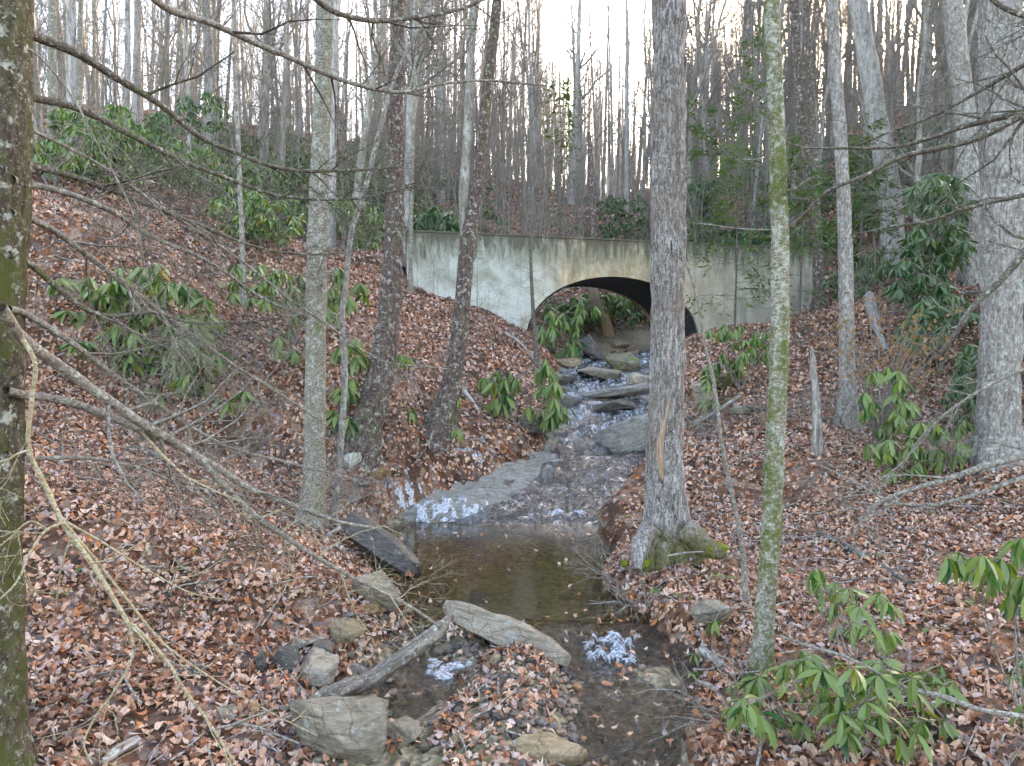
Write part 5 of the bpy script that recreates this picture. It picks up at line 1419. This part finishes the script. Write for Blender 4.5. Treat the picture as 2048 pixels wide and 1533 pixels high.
# hillside thickets, alike and far
for k_ in range(120):
    px = rng.uniform(60, 2000) if k_ % 2 else rng.uniform(60, 820); py = rng.uniform(300, 480)
    g = ground_hit(px, py, 26)
    if g[1] > 75 or g[1] < 27: continue
    n = 44
    a = rng.uniform(0, 6.28, n); r = np.sqrt(rng.random(n)) * rng.uniform(1.2, 2.4)
    tp = g + np.stack([np.cos(a) * r, np.sin(a) * r, rng.uniform(.3, 2.0, n) * (1.1 - r / 2.6)], 1)
    zone = 'left of the bridge' if px < 760 else ('behind the bridge' if px < 1440 else 'right of the bridge')
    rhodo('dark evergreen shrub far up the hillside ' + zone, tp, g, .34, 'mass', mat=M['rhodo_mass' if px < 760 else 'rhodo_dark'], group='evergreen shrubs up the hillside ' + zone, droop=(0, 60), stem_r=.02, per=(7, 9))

# ------------------------------------------------------------------ hemlock saplings: feathery evergreen sprays
def hemlock(label, px, py, Y, height, radius, n=26, group=None, z0=.15, m=12):
    g = P(px, py, Y); g[2] = Hp(g[0], g[1])
    t = thing('hemlock_sapling', g, label, 'tree', group)
    top = g + np.array([0, 0, height])
    pp, rr = resample(np.array([g - [0, 0, .1], (g + top) / 2 + [.05, 0, 0], top]), [.035, .025, .006], 10)
    link('trunk', tubes(Buf(), pp, rr, 7, .1).mesh('trunk', M['twig_dark'], True, g), t)
    hh = rng.uniform(z0, .98, n)
    a = rng.uniform(0, 6.28, n); L = radius * (1.1 - hh) * rng.uniform(.7, 1.1, n) + .15
    d = np.stack([np.cos(a), np.sin(a), np.full(n, .12)], 1)
    pts = np.zeros((n, 6, 3)); pts[:, 0] = g + hh[:, None] * np.array([0, 0, height])
    for s_ in range(1, 6):
        d = norm(d + rng.normal(size=(n, 3)) * .08 + np.array([0, 0, -.09]))
        pts[:, s_] = pts[:, s_ - 1] + d * (L / 5)[:, None]
    rs = np.tile(np.linspace(.009, .003, 6), (n, 1))
    bb = Buf(); tubes(bb, pts, rs, 4)
    p2, r2 = kids(pts, rs, 9, (.15 * radius, .45 * radius), (35, 65), -.03, jitter=.06, rmin=.002)
    tubes(bb, p2, r2, 3)
    link('branches', bb.mesh('branches', M['twig_dark'], True, g), t)
    # flat sprays of needles along the twigs
    N = len(p2)
    f = rng.uniform(.05, 1, (N, m)) * 4; i = np.minimum(f.astype(int), 3); fr = (f - i)[..., None]
    ar = np.arange(N)[:, None]
    c = p2[ar, i] * (1 - fr) + p2[ar, i + 1] * fr
    tan = norm(p2[ar, i + 1] - p2[ar, i])
    sd = norm(np.cross(tan, np.array([0, 0, 1.0]))) * np.where(rng.random((N, m, 1)) < .5, 1, -1)
    dv = norm(tan * .7 + sd + rng.normal(size=(N, m, 3)) * .15)
    ln = rng.uniform(.06, .14, (N, m, 1)) * max(1, Y / 13)
    wv = norm(np.cross(dv, np.array([0, 0, 1.0]) + rng.normal(size=(N, m, 3)) * .2)) * ln * .16
    V = np.stack([c - wv * .3, c + dv * ln * .5 + wv, c + dv * ln, c + dv * ln * .5 - wv], 2)
    off = (np.arange(N * m) * 4)[:, None]
    bb = Buf().add(V.reshape(-1, 3), quads=off + np.arange(4)[None])
    link('needles', bb.mesh('needles', M['hemlock'], True, g), t)
    return t
hemlock('feathery hemlock sapling right of the mossy trunk', 1600, 520, 20.5, 5.0, 1.5, 28, m=8)
hemlock('hemlock sapling between big trunk and mossy trunk', 1470, 560, 21.5, 5.5, 1.7, 28, m=8)
hemlock('yellowish hemlock rising behind the bridge crown', 1120, 520, 34, 9, 1.8, 20, z0=.45, m=4)
hemlock('hemlock on the right hill beside lichen patched trunk', 1720, 480, 25, 6, 1.8, 32)
hemlock('hemlock behind the bridge near the right parapet', 1400, 520, 32, 8, 2.2, 28, z0=.2, m=7)
hemlock('slim hemlock high on the right above the bridge', 1500, 480, 30, 11, 1.8, 24, z0=.4, m=4)

# ------------------------------------------------------------------ ferns and tiny plants
def fern(label, px, py, fpx, n=5, name='fern', group='ferns in the leaf litter'):
    g = ground_hit(px, py)
    L0 = fpx / F_PX * g[1]
    t = thing(name, g, label, 'fern', group)
    for k_ in range(n):
        a = rng.uniform(0, 6.28); L = L0 * rng.uniform(.7, 1.1)
        s = np.linspace(0, 1, 13)
        ax = np.stack([np.cos(a) * s * L, np.sin(a) * s * L, (s * .75 - s ** 2 * .75) * L + .02], 1)
        side = np.array([-math.sin(a), math.cos(a), 0.0])
        bb = Buf()
        for i in range(1, 13):
            wl = L * .17 * math.sin(math.pi * min(1, .15 + s[i] * .85)) + .004
            dl = L * .05
            tg = norm(ax[i] - ax[i - 1])
            for sg in (1, -1):
                tip = ax[i] + side * sg * wl + tg * wl * .3
                bb.add([ax[i] - tg * dl * .5, tip - tg * dl * .3, tip + tg * dl * .3, ax[i] + tg * dl * .5], quads=[[0, 1, 2, 3]])
        link('frond', bb.mesh('frond', M['fern'], True), t)
    return t
fern('green fern right of the mossy root at the big trunk', 1440, 1165, 42, 5, group=None)
fern('green fern directly below the mossy root cushion', 1360, 1205, 34, 4, group=None)
fern('fern beside the leaning foot of the big trunk', 1310, 1190, 30, 4, group=None)
fern('tiny fern left of the big trunk above the pool', 1252, 1040, 20, 3, group=None)
for px, py, s in ((130, 1195, 26), (385, 1112, 20), (160, 1150, 22), (1750, 1120, 30), (1860, 1270, 30), (1580, 1150, 22), (1940, 1215, 26), (60, 965, 40), (1610, 1330, 26), (1470, 1140, 20), (690, 1010, 18), (1930, 1010, 20)):
    fern('small green fern growing through the fallen leaves', px, py, s, 4)
# beech twigs that kept their dry leaves
def beech(label, blobs, base_px, Y):
    g = P(base_px[0], base_px[1], Y); g[2] = Hp(g[0], g[1])
    t = thing('beech_sapling', g, label, 'sapling')
    tp = tips_px(blobs, Y, .3, .1)
    bb = Buf(); lf = Buf()
    for q_ in tp:
        pp, rr = resample(np.array([g, g * .4 + q_ * .6 + [0, 0, .3], q_]), [.009, .005, .002], 8)
        tubes(bb, pp, rr, 4)
        m = 5
        c = pp[rng.integers(4, 8, m)] + rng.normal(size=(m, 3)) * .06
        leaf_batch(lf, c, rng.normal(size=(m, 3)), np.full(m, 5.5 / F_PX * Y), T_MID, .8)
    link('stems', bb.mesh('stems', M['twig'], True, g), t)
    link('dry_leaves', lf.mesh('dry_leaves', M['beech'], True, g), t)
beech('beech sapling holding rusty dry leaves before the right shrubs', [(1690, 620, 40, 30, 8), (1760, 600, 40, 15, 6), (1830, 650, 60, 25, 12), (1640, 660, 30, 20, 6), (1900, 680, 60, 20, 8), (1880, 630, 60, 20, 6)], (1760, 800), 13.0)

# ------------------------------------------------------------------ the wood behind: each tree a thing, built from a few patterns
def tree_pattern(seed, h, r0, lean, mat, twigmat, n_limb=20, first=.32, fork=False):
    global rng
    keep = rng; rng = np.random.default_rng(seed)
    k = 14
    s = np.linspace(0, 1, k)
    pts = np.stack([lean[0] * h * s ** 1.4 + .12 * np.cumsum(rng.normal(size=k)) * s, lean[1] * h * s ** 1.4 + .12 * np.cumsum(rng.normal(size=k)) * s, h * s - .25], 1)
    rad = r0 * (1 - .82 * s) + .01
    rad[0] *= 1.45; rad[1] *= 1.08
    bt = Buf(); tubes(bt, pts, rad, 9, .06)
    if fork:
        i0 = 5
        p2 = pts[i0:].copy(); off = np.linspace(0, 1, k - i0)[:, None] ** .8 * np.array([[rng.choice([-1, 1]) * h * .12, rng.normal() * h * .05, -.3]])
        p2 = p2 + off; r2 = rad[i0:] * .75
        tubes(bt, p2, r2, 8, .06)
    bc = Buf()
    L = kids(pts[None], rad[None], n_limb, (h * .10, h * .26), (32, 62), .12, k=7, t0=first, rfac=.45, rmin=.014)
    tubes(bc, L[0], L[1], 5)
    if fork:
        L3 = kids(p2[None], r2[None], 8, (h * .10, h * .22), (32, 62), .12, k=7, t0=.2, rfac=.45, rmin=.014)
        tubes(bc, L3[0], L3[1], 5); L = (np.concatenate([L[0], L3[0]]), np.concatenate([L[1], L3[1]]))
    low = kids(pts[None], rad[None], 9, (.8, 2.2), (55, 95), -.02, k=7, t0=.08, t1=first + .1, rfac=.15, rmin=.008)
    tubes(bc, low[0], low[1], 3)
    L = (np.concatenate([L[0], low[0]]), np.concatenate([L[1], low[1]]))
    c2 = kids(L[0], L[1], 7, (.7, 2.0), (28, 60), .06, rmin=.008, jitter=.2); tubes(bc, c2[0], c2[1], 3)
    c3 = kids(c2[0], c2[1], 5, (.35, .95), (28, 65), .03, k=4, rmin=.0055, jitter=.22); tubes(bc, c3[0], c3[1], 3)
    c4 = kids(c3[0], c3[1], 2, (.2, .5), (28, 65), .0, k=3, rmin=.004, jitter=.2); tubes(bc, c4[0], c4[1], 3)
    out = (bt.mesh('trunk', mat), bc.mesh('crown', twigmat))
    rng = keep
    return out
PAT = []
for s_ in range(10):
    rr_0 = [.12, .16, .10, .20, .12, .08, .14, .22, .10, .09][s_]
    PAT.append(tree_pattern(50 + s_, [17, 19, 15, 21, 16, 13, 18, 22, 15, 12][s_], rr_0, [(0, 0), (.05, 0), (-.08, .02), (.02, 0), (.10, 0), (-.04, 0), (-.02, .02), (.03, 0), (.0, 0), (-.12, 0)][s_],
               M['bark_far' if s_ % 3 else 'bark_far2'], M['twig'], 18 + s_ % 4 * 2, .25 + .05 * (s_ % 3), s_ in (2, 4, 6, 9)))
placed = []
PAT_LOOK = ['slim straight grey tree', 'medium grey tree', 'thin forked tree', 'stout brownish tree', 'leaning forked tree', 'very slender grey tree', 'forked brownish tree', 'thick grey tree', 'thin straight grey tree', 'thin tilted brownish tree']
def place_tree(x, y, pat, scale, rz, label, group):
    g = (x, y, Hp(x, y))
    t = thing('bare_tree', g, label, 'tree', group)
    t.rotation_euler = (rng.normal() * .03, rng.normal() * .03, rz); t.scale = (scale,) * 3
    for nm, me in zip(('trunk', 'crown'), PAT[pat]): link(nm, me, t)
ntree = 0
tries = 0
while ntree < 215 and tries < 9000:
    tries += 1
    y = 22 + 66 * rng.random() ** 1.2
    x = rng.uniform(-.80, .80) * y
    if y < 27 and -9 < x < 12: continue
    if any((x - a) ** 2 + (y - c) ** 2 < d for a, c, d in placed[-400:]): continue
    u = (x - WA[0]) * WDIR[0] + (y - WA[1]) * WDIR[1]; v = (x - WA[0]) * WNRM[0] + (y - WA[1]) * WNRM[1]
    if -.8 < v < 6: continue
    if 2 < u < 11 and v < 16: continue
    c, hw = stream_at(y)
    if abs(x - c) < hw + .6: continue
    e = x / y
    if e < -.18 and rng.random() < .5: continue
    placed.append((x, y, 1.1 + .012 * y))
    pat = int(rng.integers(0, 10))
    zone = 'left of the bridge' if e < -.18 else ('behind the bridge' if e < .28 else 'right of the bridge')
    dist = 'low on the slope' if y < 38 else ('midway up the slope' if y < 58 else 'near the ridge')
    lab = PAT_LOOK[pat] + ' ' + zone + ', ' + dist
    grp = lab + ' group'
    place_tree(x, y, pat, rng.uniform(.8, 1.2), rng.uniform(0, 6.28), lab, grp)
    ntree += 1
# undergrowth of thin saplings on the slopes: reads as one mass
sb = Buf(); ns = 2100
y = 19 + 60 * rng.random(ns) ** 1.1; x = rng.uniform(-.8, .8, ns) * y
mc = rng.random(ns) < .35
x = np.where(mc, rng.uniform(-.2, .35, ns) * y, x)
u = (x - WA[0]) * WDIR[0] + (y - WA[1]) * WDIR[1]; v = (x - WA[0]) * WNRM[0] + (y - WA[1]) * WNRM[1]
c, hw = stream_at(y)
ok = ~((v > -.8) & (v < 6)) & (np.abs(x - c) > hw + .5) & ~((v < 0) & (u > -3) & (u < WLEN + 2))
x, y = x[ok], y[ok]; ns = len(x)
k = 6; s = np.linspace(0, 1, k); hh = rng.uniform(1.5, 7.5, ns)
ln2 = rng.normal(size=(ns, 2)) * .14
pts = np.stack([x[:, None] + ln2[:, :1] * hh[:, None] * s ** 1.5, y[:, None] + ln2[:, 1:] * hh[:, None] * s ** 1.5, Hgt(x, y)[:, None] - .1 + hh[:, None] * s], -1) + rng.normal(size=(ns, k, 3)) * .05
rad = (.006 + .004 * hh)[:, None] * (1 - .75 * s)[None]
tubes(sb, pts, rad, 4)
L = kids(pts, rad, 7, (.5, 1.6), (30, 70), .06, k=4, t0=.15, rfac=.5, rmin=.006); tubes(sb, L[0], L[1], 3)
L = kids(L[0], L[1], 4, (.25, .7), (30, 65), .02, k=3, rmin=.0045); tubes(sb, L[0], L[1], 3)
tag(link('sapling_thicket', sb.mesh('sapling_thicket', M['twig'])), 'dense thicket of thin bare saplings on the wooded slopes', 'thicket', None, 'stuff')
# small sticks lying in the leaves
kb = Buf()
x, y = scatter(4, 16, 7); keep, z, zw = litter_ok(x, y, 0); x, y, z = x[keep], y[keep], z[keep]
n = len(x); a = rng.uniform(0, 6.28, n); Ls = rng.uniform(.1, .6, n)
t_ = np.linspace(-.5, .5, 4)
X = x[:, None] + np.cos(a)[:, None] * t_ * Ls[:, None]; Yk_ = y[:, None] + np.sin(a)[:, None] * t_ * Ls[:, None]
pts = np.stack([X, Yk_, Hgt(X, Yk_) + .045 + rng.uniform(0, .03, (n, 4))], -1)
tubes(kb, pts, np.tile(rng.uniform(.003, .011, n)[:, None], (1, 4)), 4)
tag(link('fallen_twigs', kb.mesh('fallen_twigs', M['deadwood'])), 'small dead twigs strewn over the fallen leaves', 'twigs', None, 'stuff')
# the ridge beyond: reads as one mass
fb = Buf()
nf = 1250
y = rng.uniform(55, 150, nf); x = rng.uniform(-.85, .85, nf) * y
ok = (x / y > -.2) | (rng.random(nf) < .45)
x, y = x[ok], y[ok]; nf = len(x)
z = Hgt(x, y)
k = 6; s = np.linspace(0, 1, k)
hh = rng.uniform(12, 20, nf)
lean = rng.normal(size=(nf, 2)) * .05
pts = np.stack([x[:, None] + lean[:, :1] * hh[:, None] * s, y[:, None] + lean[:, 1:] * hh[:, None] * s, z[:, None] - .3 + hh[:, None] * s], -1)
rad = rng.uniform(.09, .24, nf)[:, None] * (1 - .8 * s)[None] + .015
tubes(fb, pts, rad, 5)
L = kids(pts, rad, 9, (1.5, 4.0), (30, 60), .12, k=5, t0=.25, rfac=.45, rmin=.02); tubes(fb, L[0], L[1], 3)
L = kids(L[0], L[1], 5, (.7, 2.0), (30, 60), .05, k=3, rmin=.014); tubes(fb, L[0], L[1], 3)
L = kids(L[0], L[1], 2, (.5, 1.2), (30, 60), .0, k=2, rmin=.010); tubes(fb, L[0], L[1], 3)
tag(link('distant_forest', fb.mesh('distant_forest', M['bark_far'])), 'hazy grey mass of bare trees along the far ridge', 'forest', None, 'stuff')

# ------------------------------------------------------------------ winter haze
hz = bpy.data.materials.new('haze'); hz.use_nodes = True
nt = hz.node_tree; nt.nodes.clear()
ho_ = nt.nodes.new('ShaderNodeOutputMaterial'); hv = nt.nodes.new('ShaderNodeVolumePrincipled')
hv.inputs['Color'].default_value = (.88, .93, 1, 1); hv.inputs['Density'].default_value = .00025; hv.inputs['Anisotropy'].default_value = .0
nt.links.new(hv.outputs[0], ho_.inputs['Volume'])
tag(link('haze', box_buf(-280, 280, -60, 240, -8, 75).mesh('haze', hz, False)), 'thin pale winter haze between the trees', 'haze', None, 'stuff')
